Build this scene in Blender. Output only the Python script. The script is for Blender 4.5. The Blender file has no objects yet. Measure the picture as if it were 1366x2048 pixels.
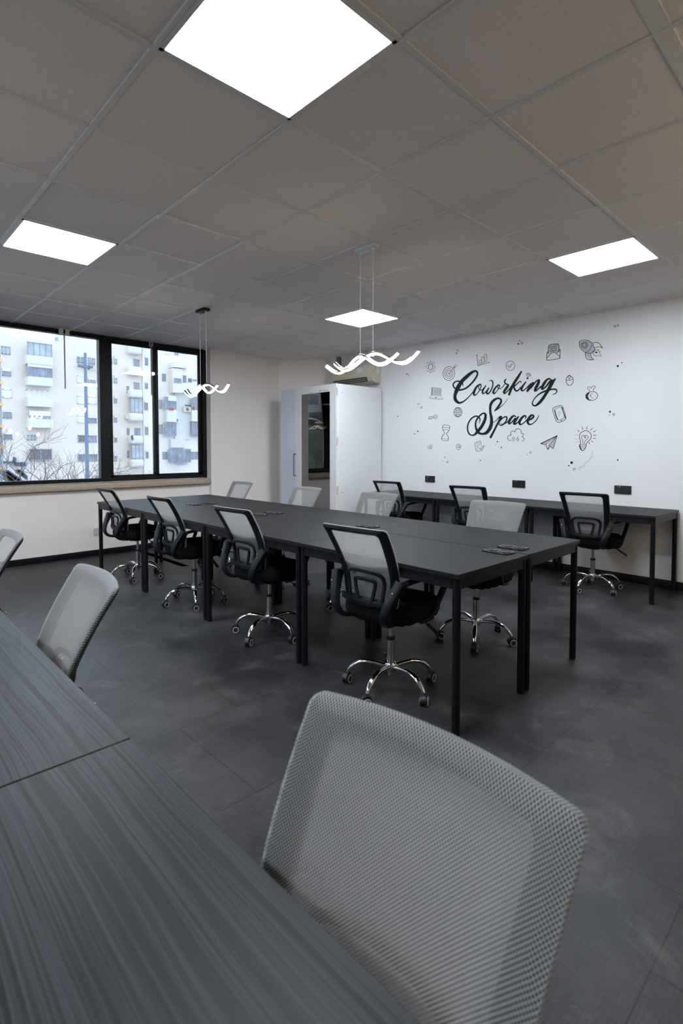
import bpy, bmesh, math, random
from mathutils import Vector, Matrix
from math import pi, sin, cos, radians

random.seed(7)
SC = bpy.context.scene
COL = SC.collection
# ------------------------------------------------------------------ camera, world, exposure
EYE = Vector((0, 0, 1.288))
FPX, YAW, PITCH, PCX, PCY = 1055.85, 0.763, -0.0382, 683.0, 938.23
cam_d = bpy.data.cameras.new('camera')
cam = bpy.data.objects.new('camera', cam_d); COL.objects.link(cam)
cam.location = EYE
cam.rotation_euler = (pi / 2 + PITCH, 0, -YAW)
cam_d.sensor_fit = 'VERTICAL'; cam_d.sensor_height = 36.0
cam_d.lens = FPX / 2048 * 36.0
cam_d.shift_y = -(1024 - PCY) / 2048
cam_d.clip_start = 0.02; cam_d.clip_end = 600
cam_d.dof.use_dof = True; cam_d.dof.focus_distance = 4.0; cam_d.dof.aperture_fstop = 5.0
SC.camera = cam

SC.view_settings.view_transform = 'Standard'
SC.view_settings.look = 'None'
SC.view_settings.exposure = 0.0
SC.view_settings.gamma = 1.0
SC.view_settings.use_curve_mapping = False
SC.cycles.max_bounces = 7
SC.cycles.diffuse_bounces = 4
SC.cycles.transparent_max_bounces = 24
SC.cycles.use_denoising = True
SC.cycles.sample_clamp_indirect = 4.0
SC.cycles.caustics_reflective = False
SC.cycles.caustics_refractive = False

SKY_COL, SKY_STR = (0.74, 0.86, 1.0), 3.0
PANEL_COL, PANEL_STR = (0.85, 0.93, 1.0), 51.0
WARM_COL = (1.0, 0.70, 0.36)
world = bpy.data.worlds.new('overcast_sky'); SC.world = world
world.use_nodes = True
wn = world.node_tree; wn.nodes.clear()
w_out = wn.nodes.new('ShaderNodeOutputWorld'); w_bg = wn.nodes.new('ShaderNodeBackground')
w_tc = wn.nodes.new('ShaderNodeTexCoord'); w_no = wn.nodes.new('ShaderNodeTexNoise'); w_rp = wn.nodes.new('ShaderNodeValToRGB')
w_no.inputs['Scale'].default_value = 2.0; w_no.inputs['Detail'].default_value = 4
w_rp.color_ramp.elements[0].color = (0.58, 0.74, 0.96, 1); w_rp.color_ramp.elements[0].position = 0.3
w_rp.color_ramp.elements[1].color = (0.72, 0.85, 1.0, 1); w_rp.color_ramp.elements[1].position = 0.7
wn.links.new(w_tc.outputs['Generated'], w_no.inputs['Vector']); wn.links.new(w_no.outputs['Fac'], w_rp.inputs['Fac'])
wn.links.new(w_rp.outputs['Color'], w_bg.inputs['Color']); wn.links.new(w_bg.outputs[0], w_out.inputs[0])
w_bg.inputs['Strength'].default_value = SKY_STR

# ------------------------------------------------------------------ helpers
_f0 = Vector((sin(YAW), cos(YAW), 0)); _r = Vector((cos(YAW), -sin(YAW), 0)); _u0 = Vector((0, 0, 1))
_f = _f0 * cos(PITCH) + _u0 * sin(PITCH); _u = _u0 * cos(PITCH) - _f0 * sin(PITCH)
def ray(px, py):
    return _f + _r * ((px - PCX) / FPX) + _u * ((PCY - py) / FPX)
def at_y(px, py, y):
    d = ray(px, py); return EYE + d * (y / d.y)
def at_x(px, py, x):
    d = ray(px, py); return EYE + d * (x / d.x)
def lerp(a, b, t): return a + (b - a) * t

def B(): return bmesh.new()
def add_box(bm, x0, x1, y0, y1, z0, z1, bev=0.0, seg=2, rot=None, at=None):
    r = bmesh.ops.create_cube(bm, size=1.0)
    vs = r['verts']
    m = Matrix.Translation(((x0 + x1) / 2, (y0 + y1) / 2, (z0 + z1) / 2)) @ Matrix.Diagonal((abs(x1 - x0), abs(y1 - y0), abs(z1 - z0), 1))
    bmesh.ops.transform(bm, matrix=m, verts=vs)
    if bev > 0:
        es = list({e for v in vs for e in v.link_edges})
        rr = bmesh.ops.bevel(bm, geom=es, offset=bev, segments=seg, affect='EDGES', profile=0.5)
        vs = list({v for f in rr['faces'] for v in f.verts} | {v for v in vs if v.is_valid})
    if rot is not None:
        bmesh.ops.transform(bm, matrix=rot, verts=[v for v in vs if v.is_valid])
    return vs
def add_cyl(bm, p0, p1, r0, r1=None, seg=16, caps=True):
    p0 = Vector(p0); p1 = Vector(p1); r1 = r0 if r1 is None else r1
    d = p1 - p0; q = d.to_track_quat('Z', 'Y').to_matrix().to_4x4()
    m = Matrix.Translation((p0 + p1) / 2) @ q
    bmesh.ops.create_cone(bm, cap_ends=caps, segments=seg, radius1=r0, radius2=r1, depth=d.length, matrix=m)
def add_lathe(bm, prof, c=(0, 0, 0), seg=24, mat=None):
    rings = []
    for r, z in prof:
        ring = []
        for i in range(seg):
            a = 2 * pi * i / seg
            v = Vector((r * cos(a), r * sin(a), z))
            if mat: v = mat @ v
            ring.append(bm.verts.new(v + Vector(c)))
        rings.append(ring)
    for a, b in zip(rings, rings[1:]):
        for i in range(seg):
            bm.faces.new((a[i], a[(i + 1) % seg], b[(i + 1) % seg], b[i]))
    bm.faces.new(rings[0][::-1]); bm.faces.new(rings[-1])
def catmull(pts, n=6, closed=False):
    P = [Vector(p) for p in pts]; out = []
    N = len(P)
    rng = range(N if closed else N - 1)
    for i in rng:
        if closed:
            p0, p1, p2, p3 = P[(i - 1) % N], P[i], P[(i + 1) % N], P[(i + 2) % N]
        else:
            p1, p2 = P[i], P[i + 1]
            p0 = P[i - 1] if i > 0 else p1 * 2 - p2
            p3 = P[i + 2] if i + 2 < N else p2 * 2 - p1
        for k in range(n):
            t = k / n
            out.append(0.5 * ((2 * p1) + (p2 - p0) * t + (2 * p0 - 5 * p1 + 4 * p2 - p3) * t * t + (3 * p1 - p0 - 3 * p2 + p3) * t ** 3))
    if not closed: out.append(P[-1])
    return out
def sweep(bm, pts, section, side, closed=False, scale=None):
    """section: list of (a, b) in the plane of (side vector, up); side: callable or vector giving the a-axis"""
    n = len(pts); rings = []
    for i, p in enumerate(pts):
        if closed: t = pts[(i + 1) % n] - pts[i - 1]
        else: t = pts[min(i + 1, n - 1)] - pts[max(i - 1, 0)]
        t = t.normalized()
        s = side(i) if callable(side) else Vector(side)
        s = (s - t * s.dot(t)).normalized(); u = t.cross(s)
        k = scale(i / max(1, n - 1)) if scale else (1, 1)
        rings.append([bm.verts.new(p + s * a * k[0] + u * b * k[1]) for a, b in section])
    m = len(section)
    for i in range(n if closed else n - 1):
        A, C = rings[i], rings[(i + 1) % n]
        for j in range(m):
            bm.faces.new((A[j], A[(j + 1) % m], C[(j + 1) % m], C[j]))
    if not closed:
        bm.faces.new(rings[0][::-1]); bm.faces.new(rings[-1])
def circ(r, n=10, ry=None):
    ry = r if ry is None else ry
    return [(r * cos(2 * pi * i / n), ry * sin(2 * pi * i / n)) for i in range(n)]
def rrect(w, h, r=0.25, n=3):
    """rounded rectangle section, w by h, r as share of the smaller side"""
    rr = min(w, h) * r; out = []
    for cx, cy, a0 in ((w / 2 - rr, h / 2 - rr, 0), (-w / 2 + rr, h / 2 - rr, pi / 2), (-w / 2 + rr, -h / 2 + rr, pi), (w / 2 - rr, -h / 2 + rr, 1.5 * pi)):
        for k in range(n + 1):
            a = a0 + pi / 2 * k / n
            out.append((cx + rr * cos(a), cy + rr * sin(a)))
    return out
def tube(bm, pts, r, seg=10, closed=False):
    sec = circ(r, seg)
    d = (Vector(pts[-1]) - Vector(pts[0]))
    s = Vector((0, 0, 1)) if abs(d.normalized().z) < 0.9 or d.length < 1e-6 else Vector((1, 0, 0))
    sweep(bm, [Vector(p) for p in pts], sec, s, closed)

def obj(name, bm, m, parent=None, smooth=None, auto=40):
    bmesh.ops.recalc_face_normals(bm, faces=bm.faces[:])
    me = bpy.data.meshes.new(name)
    bm.to_mesh(me); bm.free()
    for mm in (m if isinstance(m, (list, tuple)) else [m]): me.materials.append(mm)
    if smooth is not False:
        for p in me.polygons: p.use_smooth = True
        me.set_sharp_from_angle(angle=radians(auto))
    o = bpy.data.objects.new(name, me); COL.objects.link(o)
    if parent: o.parent = parent
    return o
def thing(name, label, cat, loc=(0, 0, 0), rz=0, group=None):
    o = bpy.data.objects.new(name, None); COL.objects.link(o)
    o.empty_display_size = 0.1
    o.location = loc; o.rotation_euler = (0, 0, rz); o['label'] = label; o['category'] = cat
    if group: o['group'] = group
    return o
def tag(o, label, cat, group=None, kind=None):
    o['label'] = label; o['category'] = cat
    if group: o['group'] = group
    if kind: o['kind'] = kind
    return o
def struct(name, bm, m, parent=None, smooth=None):
    o = obj(name, bm, m, parent, smooth)
    if not parent: o['kind'] = 'structure'
    return o
KIDS = {}
def dup(root, loc, rz, label, group=None):
    def cp(o, par):
        c = o.copy(); COL.objects.link(c)
        if par: c.parent = par
        for k in list(o.children): cp(k, c)
        return c
    r = cp(root, None)
    r.location = loc; r.rotation_euler = (0, 0, rz); r['label'] = label
    if group: r['group'] = group
    return r

# ------------------------------------------------------------------ materials
def new_mat(name):
    m = bpy.data.materials.new(name); m.use_nodes = True
    nt = m.node_tree; nt.nodes.clear()
    out = nt.nodes.new('ShaderNodeOutputMaterial'); p = nt.nodes.new('ShaderNodeBsdfPrincipled')
    nt.links.new(p.outputs[0], out.inputs[0])
    return m, nt, p, out
def N(nt, t, **kw):
    n = nt.nodes.new(t)
    for k, v in kw.items():
        if k in n.inputs: n.inputs[k].default_value = v
        else: setattr(n, k, v)
    return n
def mat(name, col, rough=0.5, metal=0.0, var=0.06, nscale=12.0, bump=0.0, bscale=200.0, spec=0.5, coat=0.0):
    m, nt, p, out = new_mat(name)
    tc = N(nt, 'ShaderNodeTexCoord')
    no = N(nt, 'ShaderNodeTexNoise'); no.inputs['Scale'].default_value = nscale; no.inputs['Detail'].default_value = 4
    nt.links.new(tc.outputs['Object'], no.inputs['Vector'])
    rp = N(nt, 'ShaderNodeValToRGB')
    c0 = [max(0, c * (1 - var)) for c in col]; c1 = [min(1, c * (1 + var)) for c in col]
    rp.color_ramp.elements[0].color = (*c0, 1); rp.color_ramp.elements[1].color = (*c1, 1)
    rp.color_ramp.elements[0].position = 0.3; rp.color_ramp.elements[1].position = 0.7
    nt.links.new(no.outputs['Fac'], rp.inputs['Fac']); nt.links.new(rp.outputs['Color'], p.inputs['Base Color'])
    p.inputs['Roughness'].default_value = rough; p.inputs['Metallic'].default_value = metal
    p.inputs['Specular IOR Level'].default_value = spec
    if coat: p.inputs['Coat Weight'].default_value = coat
    if bump:
        n2 = N(nt, 'ShaderNodeTexNoise'); n2.inputs['Scale'].default_value = bscale; n2.inputs['Detail'].default_value = 3
        nt.links.new(tc.outputs['Object'], n2.inputs['Vector'])
        b = N(nt, 'ShaderNodeBump'); b.inputs['Strength'].default_value = bump; b.inputs['Distance'].default_value = 0.002
        nt.links.new(n2.outputs['Fac'], b.inputs['Height']); nt.links.new(b.outputs[0], p.inputs['Normal'])
    return m
def emit(name, col, strength):
    m, nt, p, out = new_mat(name)
    p.inputs['Base Color'].default_value = (0.9, 0.9, 0.9, 1); p.inputs['Roughness'].default_value = 0.4
    no = N(nt, 'ShaderNodeTexNoise'); no.inputs['Scale'].default_value = 3.0
    rp = N(nt, 'ShaderNodeValToRGB')
    rp.color_ramp.elements[0].color = (*[c * 0.98 for c in col], 1); rp.color_ramp.elements[1].color = (*col, 1)
    nt.links.new(no.outputs['Fac'], rp.inputs['Fac']); nt.links.new(rp.outputs['Color'], p.inputs['Emission Color'])
    p.inputs['Emission Strength'].default_value = strength
    return m
def glass_mat(name, tint, rough=0.0, ior=1.45):
    m, nt, p, out = new_mat(name)
    nt.nodes.remove(p)
    tr = N(nt, 'ShaderNodeBsdfTransparent'); tr.inputs['Color'].default_value = (*tint, 1)
    gl = N(nt, 'ShaderNodeBsdfGlossy'); gl.inputs['Roughness'].default_value = rough
    fr = N(nt, 'ShaderNodeFresnel'); fr.inputs['IOR'].default_value = ior
    mx = N(nt, 'ShaderNodeMixShader')
    nt.links.new(fr.outputs[0], mx.inputs[0]); nt.links.new(tr.outputs[0], mx.inputs[1]); nt.links.new(gl.outputs[0], mx.inputs[2])
    nt.links.new(mx.outputs[0], out.inputs[0])
    return m
def wood_mat(name, dark, light, along='Y', rough=0.42, gscale=1.0):
    """laminate with long straight grain"""
    m, nt, p, out = new_mat(name)
    tc = N(nt, 'ShaderNodeTexCoord'); mp = N(nt, 'ShaderNodeMapping')
    nt.links.new(tc.outputs['Object'], mp.inputs['Vector'])
    a, b = 1.1, 26.0
    b = 105.0
    mp.inputs['Scale'].default_value = (b * gscale, .8 * gscale, 8)
    warp = N(nt, 'ShaderNodeTexNoise'); warp.inputs['Scale'].default_value = 3.0; warp.inputs['Detail'].default_value = 1.5
    wm = N(nt, 'ShaderNodeMapping'); wm.inputs['Scale'].default_value = (1.6, .6, 1)
    nt.links.new(tc.outputs['Object'], wm.inputs['Vector']); nt.links.new(wm.outputs[0], warp.inputs['Vector'])
    ad = N(nt, 'ShaderNodeVectorMath', operation='MULTIPLY_ADD')
    ad.inputs[1].default_value = (4.5, 0.0, 0.0)
    nt.links.new(warp.outputs['Color'], ad.inputs[0]); nt.links.new(mp.outputs[0], ad.inputs[2])
    n1 = N(nt, 'ShaderNodeTexNoise'); n1.inputs['Scale'].default_value = 2.2; n1.inputs['Detail'].default_value = 5; n1.inputs['Roughness'].default_value = 0.55
    nt.links.new(ad.outputs[0], n1.inputs['Vector'])
    sk = N(nt, 'ShaderNodeTexNoise'); sk.inputs['Scale'].default_value = 0.75; sk.inputs['Detail'].default_value = 2
    nt.links.new(ad.outputs[0], sk.inputs['Vector'])
    skr = N(nt, 'ShaderNodeMapRange'); skr.inputs['From Min'].default_value = 0.30; skr.inputs['From Max'].default_value = 0.44
    nt.links.new(sk.outputs['Fac'], skr.inputs['Value'])
    pt = N(nt, 'ShaderNodeTexNoise'); pt.inputs['Scale'].default_value = 1.7; pt.inputs['Detail'].default_value = 2
    nt.links.new(wm.outputs[0], pt.inputs['Vector'])
    mx0 = N(nt, 'ShaderNodeMath', operation='MULTIPLY'); nt.links.new(n1.outputs['Fac'], mx0.inputs[0]); nt.links.new(skr.outputs[0], mx0.inputs[1])
    mx = N(nt, 'ShaderNodeMix'); mx.data_type = 'FLOAT'; mx.inputs[0].default_value = 0.30
    nt.links.new(mx0.outputs[0], mx.inputs[2]); nt.links.new(pt.outputs['Fac'], mx.inputs[3])
    rp = N(nt, 'ShaderNodeValToRGB')
    rp.color_ramp.elements[0].color = (*dark, 1); rp.color_ramp.elements[1].color = (*light, 1)
    rp.color_ramp.elements[0].position = 0.36; rp.color_ramp.elements[1].position = 0.60
    nt.links.new(mx.outputs[0], rp.inputs['Fac']); nt.links.new(rp.outputs['Color'], p.inputs['Base Color'])
    p.inputs['Roughness'].default_value = rough; p.inputs['Specular IOR Level'].default_value = 0.18
    bp = N(nt, 'ShaderNodeBump'); bp.inputs['Strength'].default_value = 0.35; bp.inputs['Distance'].default_value = 0.001
    nt.links.new(mx.outputs[0], bp.inputs['Height']); nt.links.new(bp.outputs[0], p.inputs['Normal'])
    return m
def floor_mat():
    m, nt, p, out = new_mat('vinyl_floor_tiles')
    tc = N(nt, 'ShaderNodeTexCoord')
    big = N(nt, 'ShaderNodeTexNoise'); big.inputs['Scale'].default_value = 1.3; big.inputs['Detail'].default_value = 6; big.inputs['Roughness'].default_value = 0.65
    nt.links.new(tc.outputs['Object'], big.inputs['Vector'])
    rp = N(nt, 'ShaderNodeValToRGB')
    rp.color_ramp.elements[0].color = (0.016, 0.0165, 0.019, 1); rp.color_ramp.elements[0].position = 0.38
    rp.color_ramp.elements[1].color = (0.057, 0.057, 0.061, 1); rp.color_ramp.elements[1].position = 0.66
    nt.links.new(big.outputs['Fac'], rp.inputs['Fac'])
    # woven linen threads, both ways
    def threads(sx, sy):
        mp = N(nt, 'ShaderNodeMapping'); mp.inputs['Scale'].default_value = (sx, sy, 1)
        nt.links.new(tc.outputs['Object'], mp.inputs['Vector'])
        n = N(nt, 'ShaderNodeTexNoise'); n.inputs['Scale'].default_value = 1.0; n.inputs['Detail'].default_value = 2
        nt.links.new(mp.outputs[0], n.inputs['Vector']); return n
    t1, t2 = threads(330, 9), threads(9, 330)
    add = N(nt, 'ShaderNodeMath', operation='ADD'); nt.links.new(t1.outputs['Fac'], add.inputs[0]); nt.links.new(t2.outputs['Fac'], add.inputs[1])
    mr = N(nt, 'ShaderNodeMapRange'); mr.inputs['From Min'].default_value = 0.7; mr.inputs['From Max'].default_value = 1.3
    mr.inputs['To Min'].default_value = 0.72; mr.inputs['To Max'].default_value = 1.3
    nt.links.new(add.outputs[0], mr.inputs['Value'])
    # tile seams and slight tile to tile shade
    br = N(nt, 'ShaderNodeTexBrick'); br.offset = 0.5
    br.inputs['Scale'].default_value = 1.0; br.inputs['Brick Width'].default_value = 0.62; br.inputs['Row Height'].default_value = 0.62
    br.inputs['Mortar Size'].default_value = 0.003; br.inputs['Mortar Smooth'].default_value = 0.3
    br.inputs['Color1'].default_value = (0.93, 0.93, 0.93, 1); br.inputs['Color2'].default_value = (1.06, 1.05, 1.05, 1); br.inputs['Mortar'].default_value = (0.5, 0.48, 0.48, 1)
    mpb = N(nt, 'ShaderNodeMapping'); mpb.inputs['Location'].default_value = (0.13, 0.24, 0)
    nt.links.new(tc.outputs['Object'], mpb.inputs['Vector']); nt.links.new(mpb.outputs[0], br.inputs['Vector'])
    m1 = N(nt, 'ShaderNodeMix'); m1.data_type = 'RGBA'; m1.blend_type = 'MULTIPLY'; m1.inputs[0].default_value = 1
    nt.links.new(rp.outputs['Color'], m1.inputs[6]); nt.links.new(br.outputs['Color'], m1.inputs[7])
    m2 = N(nt, 'ShaderNodeVectorMath', operation='SCALE')
    nt.links.new(m1.outputs[2], m2.inputs[0]); nt.links.new(mr.outputs[0], m2.inputs['Scale'])
    # pale scuffs
    sc = N(nt, 'ShaderNodeTexNoise'); sc.inputs['Scale'].default_value = 3.7; sc.inputs['Detail'].default_value = 9; sc.inputs['Roughness'].default_value = 0.72; sc.inputs['Distortion'].default_value = 0.5
    nt.links.new(tc.outputs['Object'], sc.inputs['Vector'])
    sr = N(nt, 'ShaderNodeMapRange'); sr.inputs['From Min'].default_value = 0.54; sr.inputs['From Max'].default_value = 0.75; sr.inputs['To Max'].default_value = 0.50
    nt.links.new(sc.outputs['Fac'], sr.inputs['Value'])
    m3 = N(nt, 'ShaderNodeMix'); m3.data_type = 'RGBA'; m3.inputs[7].default_value = (0.13, 0.127, 0.125, 1)
    nt.links.new(sr.outputs[0], m3.inputs[0]); nt.links.new(m2.outputs[0], m3.inputs[6])
    nt.links.new(m3.outputs[2], p.inputs['Base Color'])
    rr = N(nt, 'ShaderNodeMapRange'); rr.inputs['To Min'].default_value = 0.34; rr.inputs['To Max'].default_value = 0.56
    nt.links.new(big.outputs['Fac'], rr.inputs['Value']); nt.links.new(rr.outputs[0], p.inputs['Roughness']); p.inputs['Specular IOR Level'].default_value = 0.22
    bp = N(nt, 'ShaderNodeBump'); bp.inputs['Strength'].default_value = 0.25; bp.inputs['Distance'].default_value = 0.0008
    nt.links.new(add.outputs[0], bp.inputs['Height']); nt.links.new(bp.outputs[0], p.inputs['Normal'])
    return m
def mesh_mat(name, col, period=0.0036, cover=0.62):
    """woven see-through net: threads and round holes laid in the panel's own UV, metres"""
    m, nt, p, out = new_mat(name)
    uv = N(nt, 'ShaderNodeUVMap')
    mp = N(nt, 'ShaderNodeMapping'); mp.inputs['Rotation'].default_value = (0, 0, pi / 4)
    k = 2 * pi / period; mp.inputs['Scale'].default_value = (k, k, 1)
    nt.links.new(uv.outputs[0], mp.inputs['Vector'])
    sp = N(nt, 'ShaderNodeSeparateXYZ'); nt.links.new(mp.outputs[0], sp.inputs[0])
    s1 = N(nt, 'ShaderNodeMath', operation='COSINE'); s2 = N(nt, 'ShaderNodeMath', operation='COSINE')
    nt.links.new(sp.outputs[0], s1.inputs[0]); nt.links.new(sp.outputs[1], s2.inputs[0])
    ad = N(nt, 'ShaderNodeMath', operation='ADD'); nt.links.new(s1.outputs[0], ad.inputs[0]); nt.links.new(s2.outputs[0], ad.inputs[1])
    th = N(nt, 'ShaderNodeMapRange'); th.inputs['From Min'].default_value = -0.05; th.inputs['From Max'].default_value = 0.55
    th.inputs['To Min'].default_value = 1.0; th.inputs['To Max'].default_value = 0.0
    nt.links.new(ad.outputs[0], th.inputs['Value'])
    no = N(nt, 'ShaderNodeTexNoise'); no.inputs['Scale'].default_value = 40
    rp = N(nt, 'ShaderNodeValToRGB'); rp.color_ramp.elements[0].color = (*[c * 0.93 for c in col], 1); rp.color_ramp.elements[1].color = (*[min(1, c * 1.05) for c in col], 1)
    nt.links.new(no.outputs['Fac'], rp.inputs['Fac']); nt.links.new(rp.outputs['Color'], p.inputs['Base Color'])
    p.inputs['Roughness'].default_value = 0.7
    tl = N(nt, 'ShaderNodeBsdfTranslucent'); nt.links.new(rp.outputs['Color'], tl.inputs['Color'])
    mxt = N(nt, 'ShaderNodeMixShader'); mxt.inputs[0].default_value = 0.55
    nt.links.new(p.outputs[0], mxt.inputs[1]); nt.links.new(tl.outputs[0], mxt.inputs[2])
    tr = N(nt, 'ShaderNodeBsdfTransparent'); mx = N(nt, 'ShaderNodeMixShader')
    nt.links.new(th.outputs[0], mx.inputs[0]); nt.links.new(tr.outputs[0], mx.inputs[1]); nt.links.new(mxt.outputs[0], mx.inputs[2])
    nt.links.new(mx.outputs[0], out.inputs[0])
    return m

M = {}
M['wall'] = mat('white_wall_paint', (0.70, 0.715, 0.745), 0.6, var=0.02, nscale=2.5, bump=0.08, bscale=120)
M['wall_warm'] = mat('cream_wall_paint', (0.90, 0.85, 0.83), 0.6, var=0.02, nscale=2.5, bump=0.08, bscale=120)
M['ceiling'] = mat('mineral_fibre_ceiling_tile', (0.94, 0.925, 0.965), 0.85, var=0.05, nscale=90, bump=0.35, bscale=260, spec=0.2)
M['tbar'] = mat('painted_ceiling_grid', (0.80, 0.84, 0.86), 0.4, var=0.03)
M['black_trim'] = mat('black_painted_wood', (0.006, 0.007, 0.009), 0.45, var=0.15, spec=0.22)
M['black_frame'] = mat('black_aluminium', (0.005, 0.007, 0.009), 0.4, var=0.1, spec=0.22)
M['stone'] = mat('travertine_sill', (0.46, 0.37, 0.28), 0.5, var=0.16, nscale=60, bump=0.2, bscale=300)
M['floor'] = floor_mat()
M['desk'] = wood_mat('charcoal_wood_laminate', (0.006, 0.006, 0.007), (0.016, 0.0155, 0.017), rough=0.50)
M['desk_front'] = wood_mat('grey_ash_laminate', (0.003, 0.005, 0.007), (0.029, 0.036, 0.044), rough=0.46, gscale=1.15)
M['edge'] = mat('black_edge_band', (0.008, 0.008, 0.009), 0.4, spec=0.22)
M['steel_black'] = mat('black_powder_coated_steel', (0.005, 0.006, 0.008), 0.38, var=0.1, bump=0.1, bscale=500, spec=0.22)
M['plastic'] = mat('black_moulded_plastic', (0.008, 0.010, 0.014), 0.36, var=0.12, nscale=25, bump=0.12, bscale=600, spec=0.22)
M['seat'] = mat('black_seat_fabric', (0.004, 0.004, 0.005), 0.85, var=0.25, nscale=120, bump=0.5, bscale=900, spec=0.15)
M['chrome'] = mat('polished_chrome', (0.62, 0.64, 0.66), 0.10, 1.0, var=0.03)
M['tyre'] = mat('black_castor_rubber', (0.015, 0.015, 0.018), 0.5)
M['ring'] = mat('grey_castor_ring', (0.5, 0.48, 0.47), 0.5)
M['net'] = mesh_mat('grey_chair_net', (0.62, 0.64, 0.66))
M['panel'] = emit('lit_diffuser', PANEL_COL, PANEL_STR)
M['led'] = emit('warm_led_strip', (1.0, 0.80, 0.54), 40.0)
M['bulb'] = emit('warm_bulb_glow', WARM_COL, 120.0)
M['glass'] = glass_mat('window_glass', (0.97, 0.985, 0.99), ior=1.5)
M['booth_glass'] = glass_mat('tinted_booth_glass', (0.22, 0.24, 0.25), ior=3.2)
M['booth_white'] = mat('white_booth_laminate', (0.78, 0.80, 0.83), 0.38, var=0.02)
M['booth_blue'] = mat('pale_blue_booth_panel', (0.66, 0.74, 0.90), 0.4, var=0.02)
M['booth_in'] = mat('dark_felt_lining', (0.05, 0.05, 0.055), 0.9, var=0.2, nscale=60)
M['hinge'] = mat('cream_hinge', (0.6, 0.55, 0.45), 0.5)
M['bronze'] = mat('dark_bronze_handle', (0.09, 0.08, 0.07), 0.35, 0.6)
M['ac'] = mat('yellowed_ac_plastic', (0.62, 0.57, 0.45), 0.4, var=0.03)
M['ac_dark'] = mat('dark_ac_vent', (0.04, 0.038, 0.034), 0.5)
M['sticker'] = mat('pale_sticker', (0.72, 0.74, 0.74), 0.4)
M['pipe'] = mat('brown_pipe_casing', (0.22, 0.20, 0.20), 0.6)
M['ink'] = mat('black_mural_paint', (0.010, 0.017, 0.019), 0.6, var=0.2, nscale=30, spec=0.1)
M['ink_grey'] = mat('grey_mural_wash', (0.44, 0.45, 0.49), 0.6, var=0.08, nscale=30)
M['ink_faint'] = mat('faint_pencil_grey', (0.40, 0.42, 0.44), 0.6)
M['socket'] = mat('black_socket_plastic', (0.012, 0.013, 0.015), 0.25)
M['socket_in'] = mat('socket_well', (0.03, 0.032, 0.035), 0.4)
M['ivory'] = mat('ivory_plastic', (0.62, 0.57, 0.46), 0.5)
M['alu'] = mat('grey_aluminium', (0.36, 0.37, 0.38), 0.5, 0.0)
M['white_metal'] = mat('white_lacquered_metal', (0.78, 0.82, 0.86), 0.3, var=0.02)
# outdoors
M['facade'] = mat('white_facade_render', (0.73, 0.65, 0.58), 0.8, var=0.04, nscale=0.4)
M['facade_cream'] = mat('cream_facade_render', (0.76, 0.72, 0.67), 0.8, var=0.03, nscale=0.4)
M['facade_shade'] = mat('blue_grey_facade_render', (0.64, 0.64, 0.63), 0.8, var=0.04, nscale=0.4)
M['parapet'] = mat('pale_balcony_parapet', (0.70, 0.69, 0.67), 0.8, var=0.04, nscale=0.6)
M['outglass'] = mat('far_window_glass', (0.24, 0.27, 0.33), 0.35, var=0.35, nscale=1.2)
M['outglass_pale'] = mat('curtained_window_glass', (0.42, 0.46, 0.50), 0.4, var=0.2, nscale=1.2)
M['brown_glass'] = mat('brown_shutter', (0.19, 0.15, 0.17), 0.6, var=0.2, nscale=2)
M['shutter'] = mat('white_roller_shutter', (0.74, 0.72, 0.68), 0.6)
M['outframe'] = mat('grey_window_frame', (0.30, 0.34, 0.38), 0.5)
M['bark'] = mat('bare_tree_bark', (0.13, 0.125, 0.12), 0.9, var=0.3, nscale=8)
M['mast'] = mat('galvanised_mast', (0.16, 0.22, 0.30), 0.6, var=0.05)
M['street'] = mat('asphalt_ground', (0.30, 0.30, 0.31), 0.9, var=0.1)
M['brick_red'] = mat('terracotta_roof', (0.50, 0.22, 0.17), 0.8)
M['hill_green'] = mat('dark_green_scrub', (0.10, 0.12, 0.09), 0.95, var=0.5, nscale=0.5)
M['navy'] = mat('navy_wall_paint', (0.05, 0.09, 0.16), 0.8)
M['orange'] = mat('orange_render', (0.85, 0.5, 0.2), 0.8)
M['cloth_red'] = mat('red_laundry', (0.5, 0.12, 0.13), 0.9)
M['cloth_dark'] = mat('dark_laundry', (0.08, 0.1, 0.16), 0.9)
M['cloth_pale'] = mat('pale_laundry', (0.55, 0.6, 0.55), 0.9)
M['leaf'] = mat('balcony_plant_green', (0.07, 0.16, 0.12), 0.8, var=0.3, nscale=5)

# ------------------------------------------------------------------ the room
RX0, RX1, RY0, RY1, RH = -3.4, 5.53, -4.6, 6.58, 2.67
GY = 6.72            # window frame plane
bm = B(); add_box(bm, RX0 - .2, RX1 + .2, RY0 - .2, 6.9, -0.15, 0.0)
struct('floor', bm, M['floor'], smooth=False)
# ceiling: lay-in tiles with a slightly proud grid of tee bars
xs_off = {-1: .035, 0: .022, 1: .003, 2: 0.0, 3: -.04, 4: -.07, 5: -.10, 6: -.105}
ys_off = {-2: -.04, -1: -.03, 0: -.01, 1: .02, 2: .035, 3: .045, 4: .055, 5: .055, 6: .08, 7: .085}
def gx(i):
    o = xs_off.get(i, .035 - .005 * (i + 1) if i < -1 else -.12)
    return (2.3465 + i + o) * .6
def gy(j):
    o = ys_off.get(j, -.05)
    return (3.0127 + j + o) * .6
GI = range(-9, 7); GJ = range(-12, 8)
bm = B()
add_box(bm, RX0 - .2, RX1 + .2, RY0 - .2, 6.9, RH + .02, RH + .15)
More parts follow.
